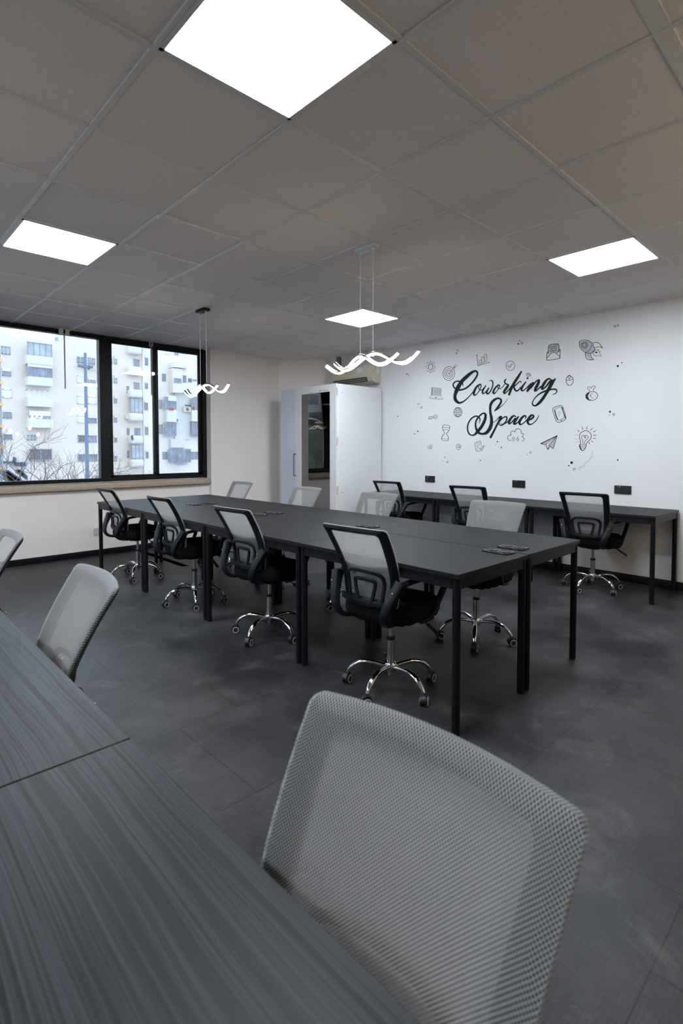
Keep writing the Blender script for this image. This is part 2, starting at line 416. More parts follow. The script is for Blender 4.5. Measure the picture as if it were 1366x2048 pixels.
# the soffit itself as recessed tiles
for i in list(GI)[:-1] + [6]:
    for j in list(GJ):
        x0 = gx(i); x1 = gx(i + 1) if i < 6 else RX1
        y0 = gy(j); y1 = gy(j + 1) if j < 7 else 6.70
        x0 = max(x0, RX0); x1 = min(x1, RX1); y0 = max(y0, RY0)
        if x1 - x0 < .02 or y1 - y0 < .02: continue
        dz = random.uniform(0, .0035)
        add_box(bm, x0 + .004, x1 - .004, y0 + .004, y1 - .004, RH + dz, RH + .02)
ceil = struct('ceiling', bm, M['ceiling'], smooth=False)
bm = B()
for i in GI:
    if RX0 < gx(i) < RX1: add_box(bm, gx(i) - .011, gx(i) + .011, RY0, 6.70, RH - .004, RH + .006)
for j in GJ:
    if RY0 < gy(j) < 6.7:
        w = .011
        add_box(bm, RX0, RX1, gy(j) - (w if j != -2 else .045), gy(j) + w, RH - .0035, RH + .006)
obj('ceiling_grid', bm, M['tbar'], ceil, smooth=False)
bm = B()
add_box(bm, RX1 - .012, RX1, RY0, 6.13, RH - .012, RH + .004)
add_box(bm, 3.77, 4.95, 6.568, 6.58, RH - .010, RH + .004)
obj('edge_trim', bm, M['tbar'], ceil, smooth=False)

# walls
bm = B(); add_box(bm, RX1, RX1 + .15, RY0 - .2, 6.9, 0, RH + .02)
struct('wall_right', bm, M['wall'], smooth=False)
bm = B(); add_box(bm, RX0 - .2, RX0, RY0 - .2, 6.9, 0, .85); add_box(bm, RX0 - .2, RX0, RY0 - .2, 2.6, .85, RH + .02); add_box(bm, RX0 - .2, RX0, 6.0, 6.9, .85, RH + .02)
struct('wall_left', bm, M['wall_warm'], smooth=False)
bm = B(); add_box(bm, RX0 - .2, RX1 + .2, RY0 - .2, RY0, 0, RH + .02)
struct('wall_rear', bm, M['wall_warm'], smooth=False)
PX = 3.775
bm = B()
add_box(bm, RX0, PX, 6.64, 6.84, 0, .812)                 # apron below the windows
add_box(bm, PX, RX1, 6.58, 6.84, 0, RH + .02)             # pier right of the windows
# chamfered corner and narrow casing
v = [(4.95, 6.585), (5.49, 6.19), (5.54, 6.19), (5.54, 6.60), (4.95, 6.60)]
lo = [bm.verts.new((x, y, 0)) for x, y in v]; hi = [bm.verts.new((x, y, RH + .02)) for x, y in v]
for a in range(5): bm.faces.new((lo[a], lo[(a + 1) % 5], hi[(a + 1) % 5], hi[a]))
bm.faces.new(lo[::-1]); bm.faces.new(hi)
add_box(bm, 5.485, 5.54, 6.125, 6.19, 0, RH)
struct('wall_window', bm, M['wall_warm'], smooth=False)
bm = B(); add_box(bm, RX0, PX - .005, 6.57, 6.80, .808, .878, .006)
sill = struct('trim_1', bm, M['stone'])
bm = B(); add_box(bm, RX1 - .014, RX1, RY0, 4.95, 0, .075, .002)
struct('baseboard_right', bm, M['black_trim'])
bm = B(); add_box(bm, RX0, PX, 6.626, 6.64, 0, .07, .002); add_box(bm, PX, 4.95, 6.566, 6.58, 0, .07, .002)
struct('baseboard_window', bm, M['black_trim'])

# windows: dark aluminium, fixed and sliding lights
def window(name, x0, x1, muls, zb=.885, zt=2.665):
    bm = B()
    add_box(bm, x0, x1, 6.70, 6.78, zt - .045, zt + .02)
    add_box(bm, x0, x1, 6.70, 6.78, zb, zb + .045)
    for a, b in muls: add_box(bm, a, b, 6.695, 6.785, zb, zt)
    return struct(name, bm, M['black_frame'], smooth=False)
def pane(win, x0, x1, y, zb=.93, zt=2.62, sash=0.0):
    if sash:
        bm = B()
        for a, b in ((x0, x0 + sash), (x1 - sash, x1)): add_box(bm, a, b, y - .012, y + .012, zb, zt)
        add_box(bm, x0, x1, y - .012, y + .012, zb, zb + .03); add_box(bm, x0, x1, y - .012, y + .012, zt - .028, zt)
        obj('sash', bm, M['black_frame'], win, smooth=False)
    bm = B(); add_box(bm, x0, x1, y - .003, y + .003, zb, zt)
    obj('glass_pane', bm, M['glass'], win, smooth=False)
w1 = window('window_1', 2.40, 3.775, [(2.40, 2.455), (3.715, 3.775)])
pane(w1, 2.455, 3.082, 6.725, sash=.035); pane(w1, 3.02, 3.715, 6.75, sash=.042)
bm = B(); add_lathe(bm, [(.006, 0), (.006, .012), (.003, .016)], seg=10, c=(0, 0, 0), mat=Matrix.Rotation(pi / 2, 4, 'X')); 
lk = obj('window_latch', bm, M['chrome'], w1); lk.location = (2.43, 6.695, 1.44)
bm = B(); add_lathe(bm, [(.006, 0), (.006, .012), (.003, .016)], seg=10, mat=Matrix.Rotation(pi / 2, 4, 'X'))
lk = obj('window_latch', bm, M['chrome'], w1); lk.location = (3.735, 6.695, 1.44)
w2 = window('window_2', .84, 2.40, [(.84, .90), (2.335, 2.40)])
pane(w2, .90, 2.335, 6.74)
w3 = window('window_3', -.72, .84, [(-.72, -.66), (.78, .84), (.03, .10)])
pane(w3, -.66, .78, 6.74)
w4 = window('window_4', -3.38, -.72, [(-3.38, -3.32), (-.78, -.72), (-2.1, -2.0)])
pane(w4, -3.32, -.78, 6.74)

for k, (ya, yb) in enumerate(((2.6, 4.3), (4.3, 6.0))):  # unseen left-wall windows, added to bring cool side light onto the mural wall
    bm = B()
    for a, b in ((ya, ya + .055), (yb - .055, yb), ((ya + yb) / 2 - .03, (ya + yb) / 2 + .03)): add_box(bm, RX0 - .12, RX0 - .04, a, b, .85, RH)
    add_box(bm, RX0 - .12, RX0 - .04, ya, yb, .85, .90); add_box(bm, RX0 - .12, RX0 - .04, ya, yb, RH - .05, RH + .02)
    wl = struct('window_%d' % (k + 5), bm, M['black_frame'], smooth=False)
    bm = B(); add_box(bm, RX0 - .083, RX0 - .077, ya + .05, yb - .05, .9, RH - .05); obj('glass_pane', bm, M['glass'], wl, smooth=False)

# blind wands hanging before the glass
for x, lab in ((1.937, 'thin grey blind wand hanging before the large left window pane'), (2.967, 'thin grey blind wand hanging before the middle window pane')):
    t = thing('blind_wand', lab, 'blind wand', (x, 6.66, RH))
    bm = B(); add_cyl(bm, (0, 0, -.05), (0, 0, -.685), .007, seg=10); obj('rod', bm, M['alu'], t)
    bm = B(); add_box(bm, -.055 if x < 2 else -.02, -.012, -.012, .012, -.06, 0); add_box(bm, .012, .055 if x < 2 else .02, -.012, .012, -.06, 0); obj('bracket', bm, M['sticker'], t, smooth=False)

# ------------------------------------------------------------------ ceiling lights
LT = {(-1, -1): 'largest square ceiling light panel, cut by the top of the photo', (-1, 3): 'square ceiling light panel at the left, before the windows',
      (4, -1): 'square ceiling light panel at the right, near the mural wall', (4, 3): 'square ceiling light panel behind the front wavy pendant'}
for i in (-6, -1, 4):
    for j in (3, -1):
        x0, x1, y0, y1 = gx(i) + .011, gx(i + 1) - .011, gy(j) + .011, gy(j + 1) - .011
        t = thing('ceiling_light', LT.get((i, j), 'square ceiling light panel in the part of the room behind the camera'), 'ceiling light', ((x0 + x1) / 2, (y0 + y1) / 2, RH), 0, 'square light panels in the ceiling grid')
        hx, hy = (x1 - x0) / 2, (y1 - y0) / 2
        bm = B()
        for a, b, c, d in ((-hx, hx, -hy, -hy + .014), (-hx, hx, hy - .014, hy), (-hx, -hx + .014, -hy, hy), (hx - .014, hx, -hy, hy)):
            add_box(bm, a, b, c, d, -.006, -.0005)
        obj('frame', bm, M['white_metal'], t, smooth=False)
        bm = B(); add_box(bm, -hx + .014, hx - .014, -hy + .014, hy - .014, -.004, -.001)
        obj('diffuser', bm, M['panel'], t, smooth=False)
        if (i, j) not in LT: t['group'] = 'unseen panels behind the camera'
        else: del t['group']; t['group'] = 'square light panels in the ceiling grid'

# ------------------------------------------------------------------ pendants
def pendant(label, x, ymid, dz=0.0):
    t = thing('pendant_lamp', label, 'pendant lamp', (x, ymid, RH), 0, 'wavy pendant lamps')
    bm = B(); add_box(bm, -.032, .032, -.09, .09, -.028, -.004, .004); obj('ceiling_plate', bm, M['black_frame' if label.startswith('rear') else 'white_metal'], t)
    for s in (-1, 1):
        bm = B(); add_cyl(bm, (0, s * .06, -.03), (0, s * .06, -.735 + (-.015 if s > 0 else .0) + dz), .0016, seg=6)
        add_lathe(bm, [(.008, -.045), (.008, -.03), (.004, -.026)], c=(0, s * .06, 0), seg=12)
        add_lathe(bm, [(.006, -.755 + dz), (.006, -.73 + dz), (.003, -.72 + dz)], c=(0, s * .06, 0), seg=10)
        obj('suspension_cable', bm, M['white_metal'], t)
    # two interlaced waves, lit below, chrome on top: (y, z) seen from the side
    for k in (0, 1):
        pts = []
        n = 64
        for q in range(n + 1):
            y = -.365 + .73 * q / n
            yy = y + (.068 if k else -.068)
            a = .044
            z = -.775 + dz + a * cos(2 * pi * (y) / .47) + .055 * max(0, abs(y) / .42 - .62) ** 1.3
            xx = .030 * sin(2 * pi * y / .94 + (0 if k else pi))
            pts.append(Vector((xx, yy, z)))
        bm = B(); sweep(bm, pts, rrect(.020, .016, .3, 2), Vector((1, 0, 0)))
        arm = obj('wave_arm', bm, M['chrome'], t)
        bm = B(); sweep(bm, [p + Vector((0, 0, -.0095)) for p in pts], rrect(.0215, .0115, .45, 2), Vector((1, 0, 0)))
        obj('light_strip', bm, M['led'], arm)
    return t
pendant('front wavy chrome pendant lamp with warm strips, hanging before the air conditioner', 2.648, 2.52)
pendant('rear wavy chrome pendant lamp with warm strips, hanging before the window edge', 2.66, 4.77, -.01)
pendant('wavy pendant lamp over the front desks, behind the camera', -.27, 2.5)
pendant('wavy pendant lamp over the far end of the front desks, outside the view', -.27, 4.75)

# warm bulbs on cords in the part of the room behind the camera (they show in the window glass)
for k, (x, y, z) in enumerate([(2.4, -.9, 1.78), (2.9, -.6, 1.72), (3.4, -1.0, 1.80), (2.6, -1.6, 1.64), (3.2, -1.9, 1.74), (3.7, -1.5, 1.66), (2.8, -2.5, 1.78), (3.5, -2.7, 1.7)]):
    t = thing('hanging_bulb', 'warm bulb on a black cord in the part of the room behind the camera', 'bulb lamp', (x, y, RH), 0, 'warm bulbs behind the camera')
    bm = B(); add_cyl(bm, (0, 0, 0), (0, 0, z - RH + .06), .003, seg=6); add_cyl(bm, (0, 0, z - RH + .035), (0, 0, z - RH + .09), .017, seg=12); obj('cord', bm, M['plastic'], t)
    bm = B(); add_lathe(bm, [(.004, z - RH - .05), (.028, z - RH - .035), (.035, z - RH - .01), (.024, z - RH + .02), (.014, z - RH + .04)], seg=16); obj('bulb', bm, M['bulb'], t)

# ------------------------------------------------------------------ desks
DZ = .735
def make_desk(label, cat, x0, x1, y0, y1, top, grp, leg_y=None, plate=None):
    t = thing('desk', label, cat, (x0, y0, 0), 0, grp)
    w, l = x1 - x0, y1 - y0; g = .0015
    bm = B(); add_box(bm, g, w - g, g, l - g, DZ - .022, DZ, .0015, 1)
    bmesh.ops.recalc_face_normals(bm, faces=bm.faces[:])
    for f in bm.faces:
        f.material_index = 0 if f.normal.z > .9 else 1
    obj('desktop', bm, [top, M['edge']], t)
    bm = B()
    a, e, z0, z1 = .012, .028, DZ - .072, DZ - .0225
    add_box(bm, a, a + e, a + .03, l - a - .03, z0, z1); add_box(bm, w - a - e, w - a, a + .03, l - a - .03, z0, z1)
    add_box(bm, a + .03, w - a - .03, a, a + e, z0, z1); add_box(bm, a + .03, w - a - .03, l - a - e, l - a, z0, z1)
    obj('frame', bm, M['steel_black'], t, smooth=False)
    for lx in (.026, w - .026):
        for ly in (.026, l - .026):
            bm = B(); add_cyl(bm, (lx, ly, .004), (lx, ly, DZ - .0225), .019, seg=20); add_cyl(bm, (lx, ly, 0), (lx, ly, .006), .017, seg=16)
            obj('leg', bm, M['steel_black'], t)
    return t
CY = [1.305, 2.418, 3.531, 4.645, 5.758]
where = ['nearest the camera', 'second from the camera', 'third from the camera', 'at the window end']
for k in range(4):
    make_desk('black wood desk on the near side of the central block, ' + where[k], 'desk', 1.958, 2.608, CY[k], CY[k + 1], M['desk'], 'desks of the central block')
    make_desk('black wood desk on the mural side of the central block, ' + where[k], 'desk', 2.614, 3.262, CY[k], CY[k + 1], M['desk'], 'desks of the central block')
WY = [1.33, 2.437, 3.545, 4.652]
for k in range(3):
    make_desk(('nearest', 'middle', 'farthest')[k] + ' black desk standing against the mural wall' + ('', '', ', beside the booth')[k], 'desk', 4.83, 5.512, WY[k], WY[k + 1], M['desk'], 'desks along the mural wall')
FY = [-.118, .995, 2.108, 3.221]
for k in range(3):
    make_desk(('grey grained desk filling the bottom left corner, nearest the camera', 'grey grained desk at the left edge, before the smaller mesh chair', 'grey grained desk farthest along the left row, mostly out of view')[k], 'desk', -.255, .395, FY[k], FY[k + 1], M['desk_front'], 'desks of the front row')

# double sockets let into the desktops
def socket_plate(name, label, grp, loc, rot, lx, ly, mound=.008):
    """plate lx by ly lying in its local XY plane, facing +Z; longer side along Y"""
    t = thing(name, label, 'power socket', loc, 0, grp); t.rotation_euler = rot
    bm = B(); add_box(bm, -lx / 2, lx / 2, -ly / 2, ly / 2, 0, mound, .002, 1); obj('cover_plate', bm, M['socket'], t)
    for s in (-1, 1):
        bm = B()
        r = min(lx, ly / 2) * .36
        add_lathe(bm, [(r + .003, mound), (r + .003, mound + .0025), (r, mound + .0025), (r - .002, mound + .0005)], c=(0, s * ly * .24, 0), seg=20)
        o = obj('socket_well', bm, M['socket'], t)
        bm = B()
        for q in (-1, 1): add_cyl(bm, (q * r * .45, s * ly * .24, mound), (q * r * .45, s * ly * .24, mound + .0035), .003, seg=8)
        obj('contact', bm, M['chrome'], o)
    return t
for k in range(4):
    y = CY[k] + .145
    socket_plate('desk_socket', 'black double socket plate on the near-side desktop ' + where[k], 'sockets on the central desks', (2.552, y, DZ), (0, 0, 0), .088, .155)
    socket_plate('desk_socket', 'black double socket plate on the mural-side desktop ' + where[k], 'sockets on the central desks', (2.715, y + .004, DZ), (0, 0, 0), .088, .155)
for y, zc, lab in ((4.126, .900, 'nearest the booth'), (2.90, .895, 'in the middle of the mural wall'), (1.815, .890, 'at the right, above the last chair')):
    t = socket_plate('wall_socket', 'black double wall socket ' + lab, 'sockets on the mural wall', (RX1, y, zc), (0, -pi / 2, 0), .082, .155, .010)
    bm = B()
    for q in (-1, 0, 1): add_box(bm, .026, .031, q * .012 + .035 - .003, q * .012 + .035 + .003, .010, .012)
    obj('marking', bm, M['sticker'], t, smooth=False)
bm = B(); add_box(bm, -.04, .04, -.010, 0, -.045, .045, .003, 1); add_cyl(bm, (.0, -.012, -.03), (0, -.009, -.03), .004, seg=8)
o = obj('wall_plate', bm, M['ivory']); o.location = (2.255, 6.64, .287); tag(o, 'ivory blank wall plate low under the window', 'wall plate')
bm = B()
sweep(bm, [Vector((2.74, 5.35, .0)), Vector((2.74, 6.62, .0))], [(-.04, 0), (-.022, .014), (.022, .014), (.04, 0)], Vector((1, 0, 0)))
tag(obj('cable_cover', bm, M['alu'], smooth=False), 'flat grey floor cable cover running under the desks to the window wall', 'cable cover')

# ------------------------------------------------------------------ task chairs (face local +X)
ZT = .905
def bx(z):                       # profile of the backrest
    t = max(0.0, (z - .61) / (ZT - .61))
    return -.186 - .142 * t ** 1.4
def bw(z):                       # half width
    t = (z - .49) / (ZT - .49)
    return lerp(.160, .2065, max(0, min(1, t)) ** .7)
def bsurf(s, z, off=0.0):        # s in -1..1 across; sides curve towards the sitter
    return Vector((bx(z) + .030 * s * s - .012 + off, s * bw(z), z + .004 * (1 - s * s) * max(0, (z - .5) / .4)))
def rr_loop(iu0, iu1, iv0, iv1, rad, n=7, m=9):
    """rounded rectangle loop in (s, z); evenly comparable between insets"""
    out = []
    cs = [(iu1 - rad[0] , iv1 - rad[1], 0), (iu0 + rad[0], iv1 - rad[1], pi / 2), (iu0 + rad[0] , iv0 + rad[1], pi), (iu1 - rad[0], iv0 + rad[1], 1.5 * pi)]
    for q, (cu, cv, a0) in enumerate(cs):
        for k in range(n + 1):
            a = a0 + pi / 2 * k / n
            out.append((cu + rad[0] * cos(a), cv + rad[1] * sin(a)))
        nu, nv, na = cs[(q + 1) % 4]
        e = out[-1]; s = (nu + rad[0] * cos(na), nv + rad[1] * sin(na))
        for k in range(1, m): out.append((lerp(e[0], s[0], k / m), lerp(e[1], s[1], k / m)))
    return out
def chair_proto():
    t = thing('task_chair', '', 'office chair', (0, 0, 0))
    # --- back frame
    LO = rr_loop(-1, 1, .498, ZT, (.075, .017)); LI = rr_loop(-.775, .775, .535, ZT - .028, (.09, .018))
    bm = B(); loops = []
    for L, off in ((LO, .004), (LO, -.006), ([(lerp(a[0], b[0], .5), lerp(a[1], b[1], .5)) for a, b in zip(LO, LI)], -.016), (LI, -.008), (LI, .004)):
        loops.append([bm.verts.new(bsurf(s, z, off)) for s, z in L])
    loops.append(loops[0])
    n = len(LO)
    for A, C in zip(loops, loops[1:]):
        for i in range(n): bm.faces.new((A[i], A[(i + 1) % n], C[(i + 1) % n], C[i]))
    fr = obj('back_frame', bm, M['plastic'], t)
    # --- net stretched over the front and round the edge
    bm = B(); uvl = bm.loops.layers.uv.new('UVMap'); cz, K = .70, 10
    rings = [[(bsurf(s * 1.012, z + (.003 if z > .8 else 0), -.004)) for s, z in LO]]
    rings.append([bsurf(s * 1.008, z + (.004 if z > .8 else 0), .008) for s, z in LO])
    uvs = [[(s * bw(z) * 1.03, z * 1.01) for s, z in LO], [(s * bw(z), z) for s, z in LO]]
    for k in range(1, K):
        f = 1 - k / K
        rings.append([bsurf(s * f, cz + (z - cz) * f, .012) for s, z in LO]); uvs.append([(s * f * bw(cz + (z - cz) * f), cz + (z - cz) * f) for s, z in LO])
    V = [[bm.verts.new(p) for p in R] for R in rings]; c = bm.verts.new(bsurf(0, cz, .012))
    for k in range(len(V) - 1):
        for i in range(n):
            j = (i + 1) % n
            f = bm.faces.new((V[k][i], V[k][j], V[k + 1][j], V[k + 1][i]))
            for lp, uvv in zip(f.loops, (uvs[k][i], uvs[k][j], uvs[k + 1][j], uvs[k + 1][i])): lp[uvl].uv = uvv
    for i in range(n):
        j = (i + 1) % n
        f = bm.faces.new((V[-1][i], V[-1][j], c))
        for lp, uvv in zip(f.loops, (uvs[-1][i], uvs[-1][j], (0, cz))): lp[uvl].uv = uvv
    obj('mesh_back', bm, M['net'], t, auto=60)
    # --- lumbar support: nested arches standing on a curved bar
    def Q(y, z, off=-.020): return Vector((bx(z) + .030 * (y / .19) ** 2 - .012 + off, y, z))
    bm = B()
    arch = catmull([(-.102, .510, 0), (-.110, .57, 0), (-.118, .630, 0), (-.104, .665, 0), (-.05, .678, 0), (.05, .678, 0), (.104, .665, 0), (.118, .630, 0), (.110, .57, 0), (.102, .510, 0)], 5)
    sweep(bm, [Q(p.x, p.y) for p in arch], rrect(.012, .020, .3, 2), Vector((1, 0, 0)))
    ring = catmull([(-.042, .520, 0), (-.056, .57, 0), (-.064, .612, 0), (-.052, .632, 0), (.052, .632, 0), (.064, .612, 0), (.056, .57, 0), (.042, .520, 0)], 5)
    sweep(bm, [Q(p.x, p.y) for p in ring], rrect(.012, .019, .3, 2), Vector((1, 0, 0)))
    bar = [Q(y, .522 - .010 * (1 - (y / .17) ** 2), -.018) for y in [-.17 + .034 * k for k in range(11)]]
    sweep(bm, bar, rrect(.016, .032, .3, 2), Vector((1, 0, 0)))
    obj('lumbar_support', bm, M['plastic'], t)
    # --- seat
    bm = B(); rows = []
    def sup(a, rx, ry, e=3.4):
        c_, s_ = cos(a), sin(a)
        return rx * math.copysign(abs(c_) ** (2 / e), c_), ry * math.copysign(abs(s_) ** (2 / e), s_)
    prof = [(.55, .404), (.86, .406), (.95, .415), (1.0, .445), (.995, .476), (.95, .500), (.86, .512), (.6, .520), (.3, .517)]
    for f, z in prof:
        ring = []
        for q in range(48):
            a = 2 * pi * q / 48; x, y = sup(a, .222, .220)
            wv = .004 * sin(q * 2.4) if z < .44 else 0
            drop = -.012 * max(0, x / .222) ** 3
            ring.append(bm.verts.new((x * f + .015, y * f, z + drop + wv + .006 * (abs(y) / .22) ** 2 * (1 if z > .5 else 0))))
        rows.append(ring)
    for A, C in zip(rows, rows[1:]):
        for q in range(48): bm.faces.new((A[q], A[(q + 1) % 48], C[(q + 1) % 48], C[q]))
    bm.faces.new(rows[0][::-1]); bm.faces.new(rows[-1])
    seat = obj('seat', bm, M['seat'], t, auto=70)
    # --- arms: closed loop brackets
    for sd in (-1, 1):
        bm = B()
        path = catmull([(-.10, .418, .128), (-.18, .420, .134), (-.238, .438, .144), (-.262, .482, .156), (-.250, .538, .174), (-.222, .592, .192), (-.194, .640, .208)], 5)
        wd = lambda y_: sd * y_
        def scl(f): return (lerp(.9, 1.5, f), lerp(.7, 1.9, f ** 1.5))
        sweep(bm, [Vector((p.x, wd(p.z), p.y)) for p in path], rrect(.036, .030, .3, 2), Vector((.25, 1 * sd, 0)), scale=scl)
        arm = catmull([(-.190, .628, 0), (-.13, .638, 0), (-.04, .648, 0), (.06, .650, 0), (.132, .645, 0), (.160, .618, 0), (.148, .565, 0), (.115, .50, 0), (.080, .445, 0), (.05, .418, 0), (-.02, .412, 0)], 5)
        def ay(p): return sd * lerp(.205, .242, max(0, min(1, (p.y - .43) / .16)) * max(0, min(1, (p.x + .19) / .14)) if p.x < .0 else max(0, min(1, (p.y - .40) / .20)))
        sweep(bm, [Vector((p.x, ay(p), p.y)) for p in arm], rrect(.034, .021, .35, 2), Vector((0, 1, 0)))
        a_o = obj('armrest', bm, M['plastic'], t)
        bm = B()
        for bxx, bz in ((-.250, .540), (-.237, .600)):
                        add_lathe(bm, [(.006, 0), (.006, .002), (.003, .003)], c=(bxx - .014, sd * (.176 if bz < .57 else .198), bz), seg=10, mat=Matrix.Rotation(-pi / 2, 4, 'Y'))
        obj('bolt', bm, M['chrome'], a_o)
    # --- mechanism, lever
    bm = B(); add_box(bm, -.10, .09, -.075, .075, .385, .410, .004); add_box(bm, -.05, .05, -.04, .04, .372, .397, .006)
    obj('tilt_mechanism', bm, M['plastic'], t)
    bm = B()
    tube(bm, [Vector((.03, -.05, .392)), Vector((.05, -.15, .395)), Vector((.055, -.205, .375))], .004, 8)
    sweep(bm, [Vector((.055, -.195, .380)), Vector((.058, -.235, .355)), Vector((.062, -.268, .332))], rrect(.026, .012, .35, 2), Vector((1, 0, 0)), scale=lambda f: (lerp(.75, 1.15, f), 1))
    obj('height_lever', bm, M['plastic'], t)
    # --- column and star base
    bm = B(); add_cyl(bm, (0, 0, .26), (0, 0, .398), .0125, seg=20); obj('gas_piston', bm, M['chrome'], t)
    bm = B(); add_cyl(bm, (0, 0, .268), (0, 0, .286), .0235, seg=24); obj('column_collar', bm, M['plastic'], t)
    bm = B(); add_lathe(bm, [(.018, .075), (.018, .095), (.020, .10), (.0205, .14), (.0205, .268), (.018, .269)], seg=28); obj('column_sleeve', bm, M['chrome'], t)
    bm = B()
    add_lathe(bm, [(.020, .098), (.030, .100), (.033, .106), (.033, .134), (.028, .142), (.0208, .143)], seg=30)
    for k in range(5):
        a = 2 * pi * k / 5; d = Vector((cos(a), sin(a), 0)); up = Vector((0, 0, 1))
        p = catmull([(.025, .120, 0), (.08, .131, 0), (.14, .134, 0), (.19, .118, 0), (.225, .088, 0), (.242, .062, 0)], 5)
        def sc(f):
            return (lerp(1.0, 1.25, min(1, f * 1.6)) if f < .62 else lerp(1.25, .8, (f - .62) / .38), lerp(1.1, .9, f))
        sweep(bm, [d * q.x + up * q.y for q in p], circ(.0125, 12, .0105), d.cross(up), scale=sc)
    obj('star_base', bm, M['chrome'], t)
    for k in range(5):
        a = 2 * pi * k / 5
        c = bpy.data.objects.new('caster', None)
        bm = B()
        # hood over twin wheels
        pts = catmull([(-.026, .022, 0), (-.030, .036, 0), (-.018, .051, 0), (.0, .056, 0), (.016, .050, 0), (.021, .036, 0)], 4)
        sweep(bm, [Vector((p.x, 0, p.y)) for p in pts], rrect(.030, .006, .3, 2), Vector((0, 1, 0)))
        add_box(bm, -.014, .014, -.007, .007, .012, .045); add_cyl(bm, (0, 0, .05), (0, 0, .066), .0085, seg=12)
        h = obj('caster', bm, M['tyre'], t)
        h.location = (.245 * cos(a), .245 * sin(a), 0); h.rotation_euler = (0, 0, a)
        for s in (-1, 1):
            bm = B()
            Rm = Matrix.Rotation(-s * pi / 2, 4, 'X')
            add_lathe(bm, [(.022, 0), (.0245, .002), (.0245, .011), (.022, .013), (.0205, .0135)], c=(0, s * .007, .0245), seg=24, mat=Rm)
            wh = obj('wheel', bm, M['tyre'], h)
            bm = B(); add_lathe(bm, [(.0215, .0130), (.0215, .0145), (.0172, .0148), (.0165, .0138)], c=(0, s * .007, .0245), seg=24, mat=Rm)
            for f_ in [f for f in bm.faces if len(f.verts) > 6]: bmesh.ops.delete(bm, geom=[f_], context='FACES_ONLY')
            # the ring lives inside the wheel's own mesh, as its second colour
            me = wh.data; b2 = B(); b2.from_mesh(me); 
            tmp = bpy.data.meshes.new('ring'); bmesh.ops.recalc_face_normals(bm, faces=bm.faces[:]); bm.to_mesh(tmp); bm.free()
            nf = len(b2.faces); b2.from_mesh(tmp); b2.faces.ensure_lookup_table()
            for f in b2.faces[nf:]: f.material_index = 1
            b2.to_mesh(me); b2.free(); bpy.data.meshes.remove(tmp)
            me.materials.append(M['ring'])
            for p_ in me.polygons: p_.use_smooth = True
            me.set_sharp_from_angle(angle=radians(40))
        bpy.data.objects.remove(c)
    return t
PROTO = chair_proto()
CH = [
 ('A', 2.125, 1.839, 3.7, 48, 'black-framed office chair on the near side of the central desks, closest to the camera'),
 ('A', 2.144, 2.965, 1.9, 56, 'black-framed office chair on the near side of the central desks, second from the camera'),
 ('A', 2.146, 4.030, .2, 28, 'black-framed office chair on the near side of the central desks, third from the camera'),
 ('A', 2.158, 5.214, .3, 20, 'black-framed office chair on the near side of the central desks, closest to the window'),
 ('F', 3.112, 1.932, 183.8, 66, 'office chair beyond the central desks, its pale net back closest to the camera'),
 ('F', 3.058, 3.049, 179.7, 30, 'office chair beyond the central desks, its pale net back overlapping a black chair'),
 ('F', 3.045, 3.990, 179.9, 12, 'office chair beyond the central desks, its pale net back before the booth door'),
 ('F', 3.061, 5.170, 179.1, 50, 'office chair beyond the central desks, farthest, before the bare pier wall'),
 ('W', 5.000, 1.885, 4.2, 28, 'black-framed office chair at the mural desks, rightmost, under the last socket'),
 ('W', 4.990, 3.063, 6.0, 60, 'black-framed office chair at the middle mural desk, half hidden by a pale chair'),
 ('W', 5.010, 4.170, 3.5, 15, 'black-framed office chair at the mural desk beside the white booth'),
 ('G', .232, .404, 181.4, 10, 'large blurred office chair back at the bottom, closest of all to the camera'),
 ('G', .248, 1.682, 175.5, 40, 'office chair with grey net back behind the left desk, whole back in view'),
 ('G', .250, 2.760, 178.0, 25, 'office chair back cut off by the left edge of the photo'),
]
for n_, (row, x, y, deg, base, lab) in enumerate(CH):
    if n_ == 0:
        c = PROTO; c.location = (x, y, 0); c.rotation_euler = (0, 0, radians(deg)); c['label'] = lab
    else:
        c = dup(CH0, (x, y, 0), radians(deg), lab)
    if n_ == 0: CH0 = c
    c['group'] = {'A': 'chairs on the near side of the central desks', 'F': 'chairs beyond the central desks', 'W': 'chairs at the mural desks', 'G': 'chairs at the front desks'}[row]
    k = 0
    for ch in c.children:
        if ch.name.startswith('star_base'): ch.rotation_euler = (0, 0, radians(base - deg))
        if ch.name.startswith('caster'):
            a = radians(base - deg) + 2 * pi * k / 5; k += 1
            ch.location = (.245 * cos(a), .245 * sin(a), 0)
            ch.rotation_euler = (0, 0, radians(-deg + [8, -22, 15, -35, 28][(k + n_) % 5]))

# ------------------------------------------------------------------ phone booth
bt = thing('phone_booth', 'tall white phone booth with a glazed door, in the corner by the mural', 'phone booth', (4.65, 4.953, 0))
bw_, bd, bh = .86, 1.177, 2.13      # depth in x, width in y
bm = B(); add_box(bm, .03, bw_, 0, .03, .02, bh - .002, .002, 1); obj('side_panel', bm, M['booth_white'], bt)
bm = B(); add_box(bm, .03, bw_, bd - .03, bd, .02, bh - .002); obj('side_panel', bm, M['booth_white'], bt)
bm = B(); add_box(bm, .034, bw_ - .03, bd - .036, bd - .030, .03, bh - .05); add_box(bm, .034, bw_ - .03, .030, .036, .03, bh - .05); obj('felt_lining', bm, M['booth_in'], bt, smooth=False)
bm = B(); add_box(bm, .03, bw_, .03, bd - .03, bh - .05, bh - .002); obj('roof_panel', bm, M['booth_white'], bt)
bm = B(); add_box(bm, bw_ - .03, bw_ - .001, .03, bd - .03, .02, bh - .05); obj('rear_panel', bm, M['booth_in'], bt)
